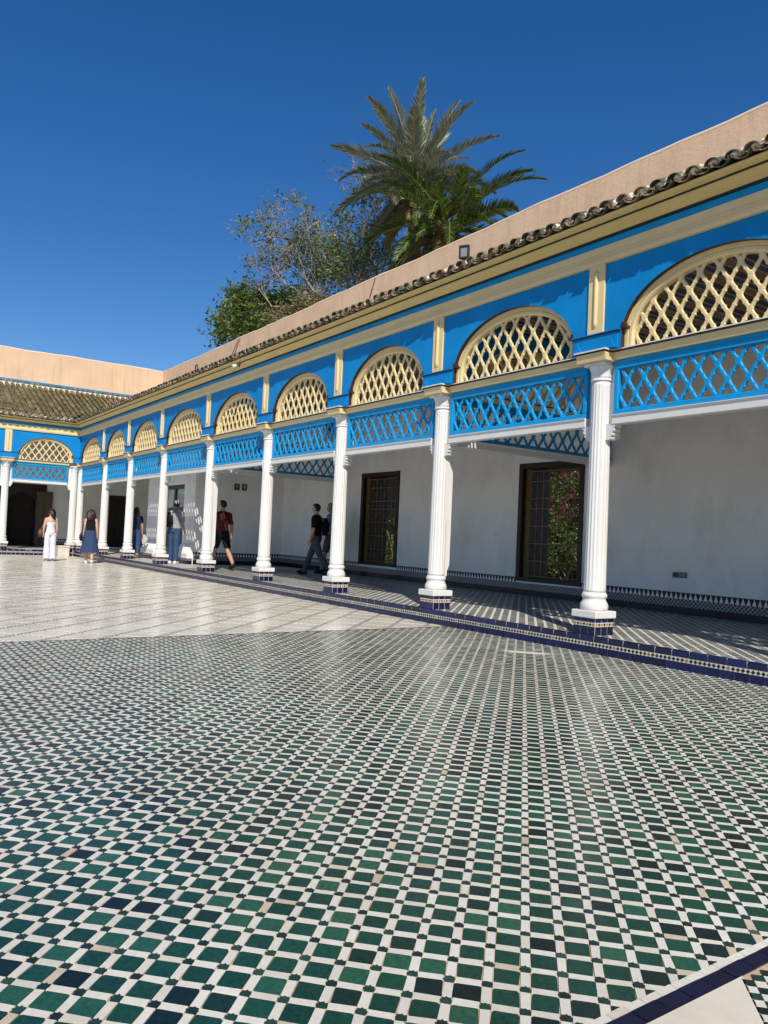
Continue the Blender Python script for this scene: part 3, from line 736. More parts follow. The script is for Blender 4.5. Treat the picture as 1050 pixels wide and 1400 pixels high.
def grille(parent, a, b_, za, zb):
    fr = MB(); t = .07
    fr.bbox(a-t, a+.035, -.03, .07, za-.02, zb+t, .008); fr.bbox(b_-.035, b_+t, -.03, .07, za-.02, zb+t, .008); fr.bbox(a+.036, b_-.036, -.028, .07, zb-.04, zb+t-.002, .008); fr.bbox(a+.036, b_-.036, -.028, .07, za-.02, za+.06, .008)
    f = fr.build('door_frame', 'dark_wood', parent)
    ln = MB(); ln.box(a, a+.03, .075, BT-.01, za, zb); ln.box(b_-.03, b_, .075, BT-.01, za, zb); ln.box(a+.031, b_-.031, .075, BT-.01, zb-.03, zb); ln.box(a+.031, b_-.031, .075, BT-.01, za, za+.025); ln.build('door_lining', 'dark_wood', f)
    g = MB(); x0, x1, z0, z1 = a+.16, b_-.05, za+.09, zb-.09; cols = 4; y = .10
    g.box(a+.036, x0, .08, .12, za+.06, zb-.04)          # closed side leaf stile
    cw = (x1-x0)/cols; zz = [z0]; rows = [.30, .345, .345, .345, .20, .345, .345, .0]
    rows[-1] = (z1-z0)-sum(rows[:-1])
    for k in range(cols+1): g.box(x0+k*cw-.009, x0+k*cw+.009, y-.009, y+.009, z0, z1)
    z = z0
    for r_ in rows:
        g.box(x0, x1, y-.0105, y+.0105, z-.011, z+.011)
        for k in range(cols):
            cx, cz = x0+(k+.5)*cw, z+r_/2; ra = min(cw, r_)*.40
            if ra < .03: continue
            for rad in (ra, ra*.62):
                pts = [(cx+rad*math.cos(2*math.pi*q/14), y, cz+rad*math.sin(2*math.pi*q/14)*min(1.15, r_/cw)) for q in range(15)]
                g.tube(pts, .0055, 4, cap=False)
            g.box(cx-.005, cx+.005, y-.006, y+.006, z+.01, z+r_-.01)
        z += r_
    g.box(x0, x1, y-.0105, y+.0105, z1-.011, z1+.011)
    g.build('door_grille', 'grille_metal', f)
for o in OPS: grille(bw, *o)
fw_ = thing('gallery_wall', 'white end wall of the far gallery with a dark arched portal', 'wall', (-28.8, 0, 0), math.pi/2)
m = MB(); openings_wall(m, -14, 3.85, 0, BT, -.2, 6.70, [(-2.62, -.40, 0, 2.60), (2.14, 2.88, .09, 2.31)]); m.build('wall', 'white_plaster', fw_)
skirting(fw_, -.32, 2.06, None); skirting(fw_, 2.96, 3.83, None); skirting(fw_, -9, -2.7, None)
# portal: brown panel with an arched hole, dark sheet painted in for the unlit passage, one leaf ajar
m = MB(); c, r_, zs = -1.355, .51, 1.72; N = 20
arc = [(c+r_, .0)]+[(c+r_*math.cos(math.pi*k/N), zs+r_*math.sin(math.pi*k/N)) for k in range(N+1)]+[(c-r_, .0)]
V = [(u, .25, z) for u, z in arc]; n = len(arc)
V += [(-.40, .25, 0)]+[(max(-2.62, min(-.40, u)), .25, 2.62) for u, z in arc[1:-1]]+[(-2.62, .25, 0)]
V[n+1] = (-.40, .25, 2.62); V[2*n-2] = (-2.62, .25, 2.62)
m.add(V, [(k, k+1, n+k+1, n+k) for k in range(n-1)]); V = [(u, .25, z) for u, z in arc]+[(u, .42, z) for u, z in arc]; m.add(V, [(k, n+k, n+k+1, k+1) for k in range(n-1)])
po = m.build('portal', 'dark_wood', fw_)
m = MB(); m.box(-2.61, -.41, .79, .8, 0, 2.6); m.build('passage_dark', 'dark_interior', po)
m = MB(); m.bbox(0, .62, -.03, .03, .02, 2.3, .008)
for (x0, x1, z0, z1) in ((.07, .29, .2, .9), (.33, .55, .2, .9), (.07, .29, 1.0, 2.15), (.33, .55, 1.0, 2.15)): m.bbox(x0, x1, -.042, .042, z0, z1, .012)
lf = m.build('door_leaf', 'leaf_wood', fw_, None, ((-.83, .0, 0), R(-14))); 
m = MB(); m.bbox(2.12, 2.90, -.02, .06, .07, 2.34, .006)
for (x0, x1, z0, z1) in ((2.19, 2.48, .2, 1.0), (2.54, 2.83, .2, 1.0), (2.19, 2.48, 1.1, 2.2), (2.54, 2.83, 1.1, 2.2)): m.bbox(x0, x1, -.032, .0, z0, z1, .01)
m.build('door', 'dark_wood', fw_)
# parapets above the roofs
def parapet(label, loc, rz, u0, u1, depth=BT):
    t = thing('parapet_wall', label, 'wall', loc, rz)
    m = MB(); m.profile([(0, 6.702), (depth, 6.702), (depth, 8.20), (0, 8.20)][::-1], u0, u1, div=90)
    m.v = [(x, y, z if z < 7 else z+.011*math.sin(x*.83)+.010*math.sin(x*2.1+1)+.006*math.sin(x*5.3)) for x, y, z in m.v]
    m.build('wall', 'pink_stucco', t)
    m = MB(); m.profile([(-.003, 8.19), (depth+.003, 8.19), (depth+.003, 8.225), (depth-.03, 8.258), (.035, 8.258), (-.003, 8.222)][::-1], u0, u1, div=90)
    m.v = [(x, y, z+.011*math.sin(x*.83)+.010*math.sin(x*2.1+1)+.006*math.sin(x*5.3)) for x, y, z in m.v]
    m.build('coping', 'sunlit_stucco', t)
    m = MB(); m.box(u0+.02, u1-.02, -.035, -.001, 6.86, 6.935); m.build('blue_band', 'blue_lattice_paint', t)
    return t
parapet('long pinkish stucco parapet wall above the side gallery, palms behind it', (0, PAR, 0), 0, -29.36, UEND+.3)
parapet('sunlit apricot stucco parapet above the far tiled roof', (-29.35, 0, 0), math.pi/2, -14, 4.39)
# ------------------------------------------------------------------ projecting room under the gallery
BX0, BX1, BY = -19.9, -15.6, 1.0
rm = thing('gate_room', 'small white room projecting under the gallery, lattice light on its wall', 'room', (0, 0, 0))
m = MB(); openings_wall(m, BX0, BX1, BY, BY+.25, -.003, 4.415, [(-18.55, -16.5, 0, 2.36)]); m.box(BX1-.25, BX1-.0008, BY+.2505, WALL-.001, -.003, 4.414); m.box(BX0+.0008, BX0+.25, BY+.2505, WALL-.001, -.003, 4.414); m.build('wall', 'white_plaster', rm)
for a, b_ in ((BX0+.001, -18.58), (-16.47, BX1-.001)):
    m = MB(); m.profile([(BY-.17, .25), (BY-.004, .25), (BY-.004, .585), (BY-.03, .58), (BY-.17, .31)][::-1], a, b_); m.build('splayed_foot', 'white_plaster', rm)
    m = MB(); m.box(a, b_, BY-.165, BY-.004, .17, .2495, 1); m.box(a, b_, BY-.16, BY-.004, .10, .1695, 2); m.box(a, b_, BY-.155, BY-.004, 0, .0995, 0); m.build('foot_tiles', ['navy_tile', 'white_plaster', 'fine_grid'], rm)
skirting(rm, BY+.02, WALL-.02, ((BX1, 0, 0), math.pi/2))
m = MB(); m.bbox(-18.56, -18.40, BY+.06, BY+.2, 0, 2.37, .006); m.bbox(-16.65, -16.49, BY+.06, BY+.2, 0, 2.37, .006); m.bbox(-18.39, -16.66, BY+.06, BY+.2, 2.24, 2.37, .006)
m.bbox(-17.6, -17.46, BY+.07, BY+.19, 0, 2.239, .006); m.bbox(-18.39, -17.61, BY+.07, BY+.19, 1.55, 1.66, .006); m.bbox(-17.45, -16.66, BY+.07, BY+.19, 1.55, 1.66, .006); m.box(-18.39, -17.61, BY+.08, BY+.18, 0, .9); m.box(-17.45, -16.66, BY+.08, BY+.18, 0, .9)
dr = m.build('door_frame', 'green_wood', rm)
gm, t_, bb = newmat('window_glass'); bb.inputs['Base Color'].default_value = (.32, .36, .36, 1); bb.inputs['Roughness'].default_value = .12; MT['window_glass'] = gm
for (x0, x1, z0, z1) in ((-18.385, -17.605, 1.665, 2.235), (-17.455, -16.665, 1.665, 2.235), (-18.385, -17.605, .905, 1.545), (-17.455, -16.665, .905, 1.545)):
    m = MB(); m.box(x0, x1, BY+.12, BY+.126, z0, z1); m.build('pane', 'window_glass', dr)
# ------------------------------------------------------------------ small fittings
for k, y in enumerate((2.28, 2.52)):
    m = MB(); m.bbox(-.085, .085, -.008, 0, -.10, .10, .003); o = m.build('restroom_sign', 'black_paint', None, None, ((BX1+.0015, y, 2.34), math.pi/2))
    tag(o, ('square black sign with a ring symbol on the room wall, the one further from the doorway side', 'square black sign on the room wall, nearer the inner corner')[k] if 0 else ('black square sign with pale ring and figure on the room side wall', 'black square sign with pale ring and bars on the room side wall')[k], 'sign', 'pair of small black signs')
    m = MB(); pts = [(.052*math.cos(2*math.pi*q/20), -.010, .02+.052*math.sin(2*math.pi*q/20)) for q in range(21)]; m.tube(pts, .0035, 4, cap=False)
    if k == 0:
        m.box(-.008, .008, -.0105, -.0085, -.01, .035); m.add([(.012*math.cos(2*math.pi*q/10), -.0103, .048+.012*math.sin(2*math.pi*q/10)) for q in range(10)], [tuple(range(10))])
    else:
        for dx in (-.018, 0, .018): m.box(dx-.005, dx+.005, -.0105, -.0085, -.012, .05)
    m.box(-.05, .05, -.0105, -.0085, -.072, -.062); m.build('symbol', 'white_paint', o)
soc = thing('wall_socket', 'grey double power socket low on the white gallery wall', 'socket', (-1.51, WALL, .63))
paint('grey_plastic', (.20, .20, .19), .45, .1, 20, 0); paint('dark_plastic', (.035, .035, .035), .4, .1, 20, 0)
m = MB(); m.bbox(-.13, .13, -.035, .0, -.045, .045, .008); m.build('plate', 'grey_plastic', soc)
for s in (-1, 1):
    m = MB(); m.bbox(s*.06-.045, s*.06+.045, -.05, -.036, -.032, .032, .006); m.build('outlet', 'dark_plastic' if s < 0 else 'grey_plastic', soc)
fl_ = thing('floodlight', 'black floodlight with pale glass mounted on the tiled eave', 'lamp', (-2.27, -.32, 4.99), R(30))
m = MB(); frame_rect(m, -.075, .075, .02, .21, .024, -.03, .02, .004); m.box(-.05, .05, .0, .018, .045, .185); m.build('housing', 'dark_plastic', fl_)
gm, t_, bb = newmat('lamp_glass'); bb.inputs['Base Color'].default_value = (.22, .24, .26, 1); bb.inputs['Roughness'].default_value = .15; MT['lamp_glass'] = gm
m = MB(); m.box(-.05, .05, -.012, -.001, .045, .185); m.build('lens', 'lamp_glass', fl_)
m = MB(); m.box(-.03, .03, -.005, .005, -.14, .0195); m.tube([(.05, .03, .06), (.11, .06, .04), (.16, .1, -.03)], .008, 6); m.build('bracket', 'dark_plastic', fl_)
lp = thing('eave_spotlight', 'small white spotlight fixed below the eave on a bent arm', 'lamp', (-9.9, -.36, 4.70), R(20))
paint('white_plastic', (.7, .7, .68), .4, .05, 20, 0)
m = MB(); m.tube([(0, -.02, -.02), (0, -.13, -.065)], [.034, .044], 14); m.build('head', 'white_plastic', lp)
m = MB(); m.tube([(0, .06, .05), (0, .05, -.03), (0, -.04, -.03)], .016, 8); m.tube([(.06, .02, .03), (-.16, .0, -.14), (-.30, .02, -.02)], .006, 5); m.build('arm', 'grey_plastic', lp)
lp = thing('eave_lantern', 'small dark hooded lantern standing on the tile edge', 'lamp', (-12.5, -.33, 4.90), 0)
m = MB(); m.tube([(0, 0, -.06), (0, 0, .08)], .014, 8); m.build('stem', 'dark_plastic', lp)
m = MB(); pts = [(.07*math.cos(2*math.pi*q/16), 0, .14+.075*math.sin(2*math.pi*q/16)) for q in range(17)]; m.tube(pts, .016, 6, cap=False); m.build('hood', 'dark_plastic', lp)
for k, (a, b_, lab) in enumerate((((-20.9, 8.19), (-21.9, 7.0), 'thin dark cable hanging down the parapet near the far corner'), ((-11.75, 8.19), (-12.2, 7.0), 'thin dark cable on the parapet below the palms'))):
    for d in ((0, .14) if k == 0 else (0,)):
        m = MB(); m.tube([(a[0]+d, PAR-.028, a[1]), ((a[0]+b_[0])/2+d*1.8, PAR-.03, (a[1]+b_[1])/2+.12), (b_[0]+d*2.5, PAR-.028, b_[1])], .011, 5)
        tag(m.build('cable', 'black_paint'), lab if d == 0 else 'second thin dark cable beside the first near the far corner', 'cable')
st = thing('stone_block', 'pale square stone block against the far kerb by the corner column', 'block', (-24.50, -.62, FZ))
m = MB(); m.bbox(-.19, .19, -.2, .2, 0, .33, .01); m.build('body', 'stone_slab', st); m = MB(); m.bbox(-.205, .205, -.215, .215, .3305, .385, .01); m.build('top', 'stone_slab', st)
# ------------------------------------------------------------------ plants
def leafmat(name, stops, rough=.5, trans=.25):
    m, t, b = newmat(name)
    col = ramp(t, attr(t), stops); t.links.new(col, b.inputs['Base Color']); b.inputs['Roughness'].default_value = rough
    b.inputs['Specular IOR Level'].default_value = .6
    tr = t.nodes.new('ShaderNodeBsdfTranslucent'); t.links.new(col, tr.inputs[0]); mx = t.nodes.new('ShaderNodeMixShader'); mx.inputs[0].default_value = trans
    out = t.nodes['Material Output']; t.links.new(b.outputs[0], mx.inputs[1]); t.links.new(tr.outputs[0], mx.inputs[2]); t.links.new(mx.outputs[0], out.inputs[0]); MT[name] = m
leafmat('palm_grey', [(0, (.09, .115, .065)), (.5, (.22, .255, .16)), (.85, (.36, .38, .27)), (1, (.45, .40, .28))], .32, .25)
leafmat('palm_green', [(0, (.03, .065, .014)), (.5, (.085, .14, .028)), (.9, (.20, .25, .055)), (1, (.36, .36, .09))], .32, .40)
leafmat('palm_yellow', [(0, (.10, .095, .02)), (.5, (.22, .18, .04)), (1, (.34, .25, .08))], .5, .25)
leafmat('leaf_green', [(0, (.04, .075, .015)), (.5, (.11, .18, .034)), (.85, (.20, .27, .06)), (1, (.32, .31, .08))], .5, .4)
leafmat('leaf_dry', [(0, (.10, .10, .035)), (.5, (.18, .16, .05)), (1, (.30, .23, .10))], .7, .2)
leafmat('pod_mat', [(0, (.30, .16, .11)), (.6, (.42, .25, .18)), (1, (.5, .34, .25))], .7, .2)
leafmat('flower_pink', [(0, (.30, .01, .09)), (.5, (.55, .03, .17)), (1, (.68, .16, .28))], .55, .35)
paint('bark_grey', (.34, .28, .22), .9, .3, 8, .6, 30, bdist=.02)
paint('palm_bark', (.13, .09, .05), .9, .4, 10, .8, 20, bdist=.03)
def frond_mesh(L, droop, mat, leaf=.52, seed=0, twist=0):
    """date palm frond: base at origin, leaves along +x, droops in -z"""
    rs = random.Random(seed); m = MB(); n = 22; pts = []; x = z = 0; a = 0.0
    for k in range(n+1):
        t = k/n; pts.append(Vector((x, 0, z))); a = -droop*(t**1.4); x += L/n*math.cos(a); z += L/n*math.sin(a)
    m.tube(pts, [.034*(1-.85*k/n)+.004 for k in range(n+1)], 5, 0, .97)
    N = 78
    for s in (-1, 1):
        for k in range(N):
            t = .13+.86*k/N; f = t*n; i = min(n-1, int(f)); p = pts[i].lerp(pts[i+1], f-i); d = (pts[i+1]-pts[i]).normalized(); side = Vector((0, s, 0)); upv = d.cross(side)*(-s) if s > 0 else side.cross(d)*(1)
            upv = Vector((-d.z, 0, d.x))
            ln = leaf*(math.sin(math.pi*min(1, .18+.8*t))**.6)*(.8+.35*rs.random())
            ang = .95-.45*t+rs.gauss(0, .05); v = .42+rs.gauss(0, .08)
            dr = (d*math.cos(ang)+side*math.sin(ang)*math.cos(v)+upv*math.sin(ang)*math.sin(v)).normalized()
            wv = dr.cross(upv).normalized()*.0235; tip = p+dr*ln+Vector((0, 0, -.10*ln*rs.random())); mid = p+dr*ln*.45
            m.add([tuple(p-wv*.5), tuple(mid-wv), tuple(tip), tuple(mid+wv), tuple(p+wv*.5)], [(0, 1, 2), (0, 2, 4), (4, 2, 3)], 0, min(.999, max(.003, rs.gauss(.5, .22))))
    return m.mesh('frond', mat)
def palm(label, base, crown_h, fr_len, mat, n, seed, skirt, leaf=.52, top_el=86, dk=0):
    t = thing('palm_tree', label, 'palm', base); rs = random.Random(seed)
    m = MB(); pts = []; rad = []
    for k in range(40):
        z = crown_h*k/39; pts.append((.10*math.sin(z*.3), .06*math.cos(z*.4), z)); rad.append((.27 if z < crown_h-.6 else .33)*(1+.10*(k % 2)))
    m.tube(pts, rad, 12); m.build('trunk', 'palm_bark', t)
    bm = MB()
    for k in range(70):    # cut frond stubs around the head
        a = rs.random()*6.28; z = crown_h-rs.random()*1.3; r = .26
        d = Vector((math.cos(a), math.sin(a), .9)).normalized(); p = Vector((pts[-1][0]+r*math.cos(a), pts[-1][1]+r*math.sin(a), z)); bm.tube([p, p+d*(.22+.2*rs.random())], [.05, .022], 4, 0, 0)
    bm.build('frond_stubs', 'palm_bark', t)
    vr = {}
    for dr in (.35, .7, 1.1, 1.5):
        for q in range(2): vr.setdefault(dr, []).append(frond_mesh(fr_len, dr, mat, leaf, seed*10+q+int(dr*100)))
    old = [frond_mesh(fr_len*.9, 1.5, 'palm_yellow', leaf*.9, seed+900), frond_mesh(fr_len*.9, 1.0, 'palm_yellow', leaf*.9, seed+901)]
    top = Vector((pts[-1][0], pts[-1][1], crown_h))
    ga = 2.399963
    for k in range(n):
        f = (k+.5)/n; az = k*ga+rs.gauss(0, .15); el = R(top_el)-f**.75*R(top_el+32)+rs.gauss(0, .07)
        dr = (.35 if el > R(58) else (.7 if el > R(28) else 1.1)) if not dk else (.7 if el > R(60) else (1.1 if el > R(25) else 1.5))
        me = rs.choice(vr[dr])
        if f > 1-skirt and rs.random() < .7: me = rs.choice(old)
        o = link('frond', me, t); o.location = top+Vector((.12*math.cos(az), .12*math.sin(az), -.35*f+rs.gauss(0, .05)))
        o.rotation_euler = Euler((rs.gauss(0, .35), -el, az), 'XYZ'); s = .82+.3*rs.random(); o.scale = (s, s, s)
    return t
palm('tall grey-green date palm rising behind the parapet', (-18.15, 10.3, -.26), 15.35, 3.25, 'palm_grey', 54, 3, .12, .58)
palm('shorter deep green palm with yellowed lower fronds in front of the taller palm', (-15.15, 9.6, -.26), 12.35, 3.45, 'palm_green', 46, 8, .30, .52, 66, 1)
def leaf_cluster(m, p, n, spread, size, rs, lo=.0, hi=1.0, mi=0):
    for _ in range(n):
        c = p+Vector((rs.gauss(0, spread), rs.gauss(0, spread), rs.gauss(0, spread)))
        d = Vector((rs.gauss(0, 1), rs.gauss(0, 1), rs.gauss(0, .6))).normalized(); s_ = d.cross(Vector((rs.gauss(0, 1), rs.gauss(0, 1), rs.gauss(0, 1)))).normalized()
        L = size*(.6+.8*rs.random()); W = L*.36
        m.add([tuple(c), tuple(c+d*L*.5+s_*W*.5), tuple(c+d*L), tuple(c+d*L*.5-s_*W*.5)], [(0, 1, 2, 3)], mi, min(.999, max(.003, rs.uniform(lo, hi))))
def tree(name, label, base, stem, lean, height, levels, seed, leaf_n, leaf_size, spread, lmat, pods=0, split=3, ang=.55, crown_z=0, bare=.0, trunk_r=.22, group=None):
    rs = random.Random(seed); t = thing(name, label, 'tree', base, 0, group)
    br = MB(); lv = MB(); pd = MB(); tips = []
    def grow(p, d, L, r, lev):
        pts = [p]; rad = [r]; k = 5; dd = d.copy()
        for i in range(k):
            dd = (dd+Vector((rs.gauss(0, .10), rs.gauss(0, .10), rs.gauss(.03, .08)))).normalized(); pts.append(pts[-1]+dd*L/k); rad.append(max(.007, r*(1-.45*(i+1)/k)))
        br.tube(pts, rad, 6 if lev < 2 else 4, cap=False)
        if lev >= levels:
            tips.append(pts[-1]);
            for q in (2, 4): tips.append(pts[q])
            return
        ns = split if lev > 0 else split
        for c in range(ns):
            a = rs.random()*6.28; perp = dd.cross(Vector((math.cos(a), math.sin(a), .3))).normalized(); th = ang*(.5+.8*rs.random())
            nd = (dd*math.cos(th)+perp*math.sin(th)+Vector((0, 0, .08))).normalized(); q = pts[-1] if c < 2 else pts[3]
            grow(q, nd, L*(.62+.2*rs.random()), rad[-1]*(.85 if c == 0 else .65), lev+1)
    p0 = Vector((0, 0, 0)); p1 = Vector((lean[0]*.3, lean[1]*.3, stem))
    br.tube([p0, p0.lerp(p1, .5)+Vector((.1, 0, 0)), p1], [trunk_r, trunk_r*.85, trunk_r*.7], 10)
    for c in range(3):
        d = (Vector((lean[0], lean[1], 1.4))+Vector((rs.gauss(0, .5), rs.gauss(0, .5), rs.gauss(0, .15)))).normalized(); grow(p1, d, height*.36, trunk_r*.55, 0)
    for tp in tips:
        if rs.random() < bare:
            if rs.random() < pods: leaf_cluster(pd, tp, 4, .10, .13, rs)
            continue
        leaf_cluster(lv, tp, leaf_n, spread, leaf_size, rs, 0, 1)
        if pods and rs.random() < pods*.5: leaf_cluster(pd, tp, 3, .12, .13, rs)
    br.build('trunk', 'bark_grey', t); lv.build('crown', lmat, t)
    if pd.v: pd.build('seed_pods', 'pod_mat', t)
    return t
tree('tree', 'sparse half-bare tree with pale branches and dry seed pods beyond the parapet', (-21.6, 10.2, -.26), 9.4, (-.42, -.60), 7.4, 5, 21, 6, .20, .15, 'leaf_green', pods=.30, split=3, ang=.68, bare=.78, trunk_r=.30)
tree('tree', 'dense bright green leafy tree at the low end of the parapet', (-28.9, 8.9, -.26), 8.6, (-.05, -.2), 5.0, 4, 5, 15, .27, .30, 'leaf_green', split=3, ang=.8, trunk_r=.2)
tree('tree', 'olive green twiggy tree filling the gap between the bare tree and the palms', (-21.8, 10.6, -.26), 8.6, (.22, .25), 6.4, 4, 33, 13, .17, .24, 'leaf_green', split=3, ang=.75, bare=.22, trunk_r=.2)
tree('tree', 'low dry brownish shrubby tree below the bare tree', (-22.4, 9.6, -.26), 8.4, (-.1, -.15), 3.6, 4, 41, 10, .16, .22, 'leaf_dry', split=3, ang=.85, bare=.25, trunk_r=.15)
# flowering shrubs in the garden seen through the doorways
def shrub(label, c, rx, ry, h, seed, flowers, n=5200):
    rs = random.Random(seed); t = thing('garden_shrub', label, 'shrub', (c[0], c[1], -.26), 0, None)
    lv = MB(); fw2 = MB(); st_ = MB()
    for k in range(9):
        a = rs.random()*6.28; p = Vector((rs.uniform(-.7, .7)*rx, rs.uniform(-.5, .5)*ry, 0)); q = Vector((rs.uniform(-1, 1)*rx, rs.uniform(-.8, .8)*ry, h*rs.uniform(.6, 1))); st_.tube([p, p.lerp(q, .5)+Vector((rs.gauss(0, .1), rs.gauss(0, .1), .2)), q], [.018, .012, .006], 5)
    lump = [(Vector((rs.uniform(-1, 1)*rx, rs.uniform(-.8, .8)*ry, rs.uniform(.12, .95)*h)), rs.uniform(.25, .55), rs.random()) for _ in range(int(22*rx*h/2))]
    for k in range(n):
        c_, r_, tone = rs.choice(lump); d = Vector((rs.gauss(0, 1), rs.gauss(0, 1), rs.gauss(0, 1))).normalized()
        p = c_+d*r_*(.7+.3*rs.random())
        if p.z < .05: continue
        if flowers and p.z > h*.5 and rs.random() < flowers*(.2+1.6*(tone > .6)): leaf_cluster(fw2, p, 2, .03, .085, rs)
        else: leaf_cluster(lv, p, 2, .05, .115, rs, max(0, tone*.6), min(1, tone*.6+.5))
    st_.build('stem', 'bark_grey', t); lv.build('foliage', 'leaf_green', t)
    if fw2.v: fw2.build('blossom', 'flower_pink', t)
shrub('pink flowering oleander seen through the grilled doorway', (-10.2, 10.6), 2.2, .7, 4.3, 2, .6, 12000)
shrub('leafy green shrub at the edge of the grilled doorway further along', (-17.6, 10.3), 1.5, .6, 2.2, 4, 0, 4200)
hg = thing('garden_hedge', 'dark clipped hedge behind the flowering shrubs, glimpsed through the doorways', 'hedge', (-14, 12.6, -.26))
gd = MB(); gd.box(-10, 10, -.3, .3, 0, 4.9); gd.build('core', 'green_wood', hg)
rs_ = random.Random(77); gd = MB()
for _ in range(9000): leaf_cluster(gd, Vector((rs_.uniform(-10, 10), -.32-.12*rs_.random(), rs_.uniform(0, 5.0))), 1, .03, .16, rs_, 0, .6)
gd.build('foliage', 'leaf_green', hg)
# ------------------------------------------------------------------ people
paint('skin_tan', (.46, .25, .16), .5, .08, 20, 0); paint('skin_light', (.55, .32, .22), .5, .08, 20, 0); paint('skin_red', (.42, .19, .13), .5, .08, 20, 0)
paint('hair_dark', (.012, .008, .006), .45, .3, 60, .5, 120); paint('hair_auburn', (.045, .014, .010), .5, .3, 60, .6, 120); paint('hair_brown', (.035, .022, .014), .5, .3, 60, .4, 120); paint('hair_grey', (.22, .19, .16), .6, .3, 60, .4, 120)
for nm, c in dict(cloth_white=(.66, .66, .74), cloth_black=(.010, .010, .012), cloth_navy=(.015, .022, .06), cloth_denim=(.040, .075, .16), cloth_denim_skirt=(.035, .055, .13), cloth_grey=(.30, .31, .34), cloth_grey_trousers=(.085, .092, .10), cloth_maroon=(.105, .022, .024), cloth_olive=(.11, .10, .08), cloth_cap=(.42, .40, .38), shoe_white=(.72, .72, .70), shoe_black=(.012, .012, .013), leather=(.16, .10, .06), straw_white=(.72, .70, .66)).items():
    paint(nm, c, .8, .14, 12, .4, 30, bdist=.01, spec=.15)
def person(label, loc, face, H, legs, arms, wear, skin='skin_tan', head_yaw=0, lean=0.0, hair=None, hair_mat='hair_dark', broad=1.0, extras=None):
    """local axes: x right, y forward, z up. legs/arms: (left, right) angles in degrees"""
    segs = []; mb = MB()
    def V(*a): return Vector(a)
    def limb(cls, pts, rad, n=12):
        mb.tube(pts, rad, n)
        for a, b_, ra, rb in zip(pts, pts[1:], rad, rad[1:]):
            f = lambda r: max(r) if hasattr(r, '__len__') else r
            segs.append((cls, Vector(a), Vector(b_), f(ra), f(rb)))
    k = H/1.75
    hipz, sh_z = .93*k, 1.42*k
    ly = math.sin(lean)
    def tp(z): return ly*max(0, z-hipz)          # torso leans forward with height
    tor = [(.84, .135, .095), (.90, .165*broad, .115), (.97, .168*broad, .118), (1.06, .142*broad, .10), (1.14, .14*broad, .10), (1.24, .160*broad, .112), (1.34, .172*broad, .115), (1.41, .165*broad, .095), (1.46, .10, .07), (1.50, .062, .06)]
    pts = [V(0, tp(z*k), z*k) for z, _, _ in tor]
    n = 20; VV = []; FF = []
    for p, (z, rx, ry) in zip(pts, tor):
        for q in range(n): a = 2*math.pi*q/n; VV.append((p.x+rx*k*math.cos(a), p.y+ry*k*math.sin(a), p.z))
    for i in range(len(pts)-1):
        for q in range(n): FF.append((i*n+q, i*n+(q+1) % n, (i+1)*n+(q+1) % n, (i+1)*n+q))
    FF += [tuple(range(n))[::-1], tuple((len(pts)-1)*n+q for q in range(n))]; mb.add(VV, FF)
    for a, b_ in zip(pts[:-2], pts[1:-1]): segs.append(('torso', a, b_, .14*k, .14*k))
    nb = V(0, tp(1.46*k)+.0, 1.45*k); hc = nb+V(0, .035*k+ly*.1, .175*k)
    limb('neck', [nb, nb.lerp(hc, .5), hc], [.058*k, .052*k, .052*k])
    cy, sy = math.cos(head_yaw), math.sin(head_yaw)
    def hd(x, y, z): return hc+V(x*cy-y*sy, x*sy+y*cy, z)*k
    def ellip(c, r, m_=16):
        bm = bmesh.new(); bmesh.ops.create_uvsphere(bm, u_segments=m_, v_segments=12, radius=1)
        for v in bm.verts: x, y, z = v.co; v.co = hd(c[0]+x*r[0], c[1]+y*r[1], c[2]+z*r[2])
        mb.bm(bm, 0, 0, True)
    ellip((0, -.008, .025), (.076, .094, .098)); ellip((0, .022, -.035), (.058, .070, .078)); ellip((0, .058, -.078), (.028, .026, .026)); ellip((0, .094, -.008), (.013, .020, .026)); ellip((0, .082, -.048), (.024, .014, .014))
    for s in (-1, 1): ellip((s*.078, -.005, -.005), (.012, .022, .032))
    segs.append(('head', hd(0, 0, -.06), hd(0, 0, .06), .09*k, .09*k))
    for s, (th, kn) in zip((-1, 1), legs):
        a = R(th); b_ = R(kn); h = V(s*.088*k, 0, hipz-.03*k)
        kp = h+V(s*.01, math.sin(a), -math.cos(a))*.43*k; c = a-b_
        an = kp+V(0, math.sin(c), -math.cos(c))*.42*k
        limb('thigh', [h, h.lerp(kp, .5), kp], [.092*k, .078*k, .056*k]); limb('shin', [kp, kp.lerp(an, .35), an], [.056*k, .058*k, .040*k])
        fp = R(-8 if th < -5 else 4); toe = an+V(s*.02, math.cos(fp+c*.35)*.17, -.055+math.sin(c*.6)*.10)*k
        heel = an+V(0, -.05, -.045)*k
        limb('foot', [heel, an.lerp(toe, .45)+V(0, 0, -.018*k), toe], [(.038*k, .034*k), (.045*k, .036*k), (.034*k, .022*k)])
    hands = []
    for s, (sw, el, ab) in zip((-1, 1), arms):
        a = R(sw); ab_ = R(ab); sp = V(s*.178*k*broad, tp(sh_z), sh_z-.02*k)
        d1 = V(s*math.sin(ab_), math.sin(a)*math.cos(ab_), -math.cos(a)*math.cos(ab_)); ep = sp+d1*.285*k
        c = a+R(el); d2 = V(s*math.sin(ab_)*.3, math.sin(c), -math.cos(c)).normalized(); wp = ep+d2*.25*k
        limb('uparm', [sp+V(-s*.05*k, 0, .01*k), sp, sp.lerp(ep, .6), ep], [.05*k, .054*k, .045*k, .039*k]); limb('forearm', [ep, ep.lerp(wp, .4), wp], [.040*k, .038*k, .026*k])
        pm = wp+d2*.085*k; limb('hand', [wp, wp.lerp(pm, .5), pm], [(.024*k, .026*k), (.022*k, .042*k), (.018*k, .040*k)], 10)
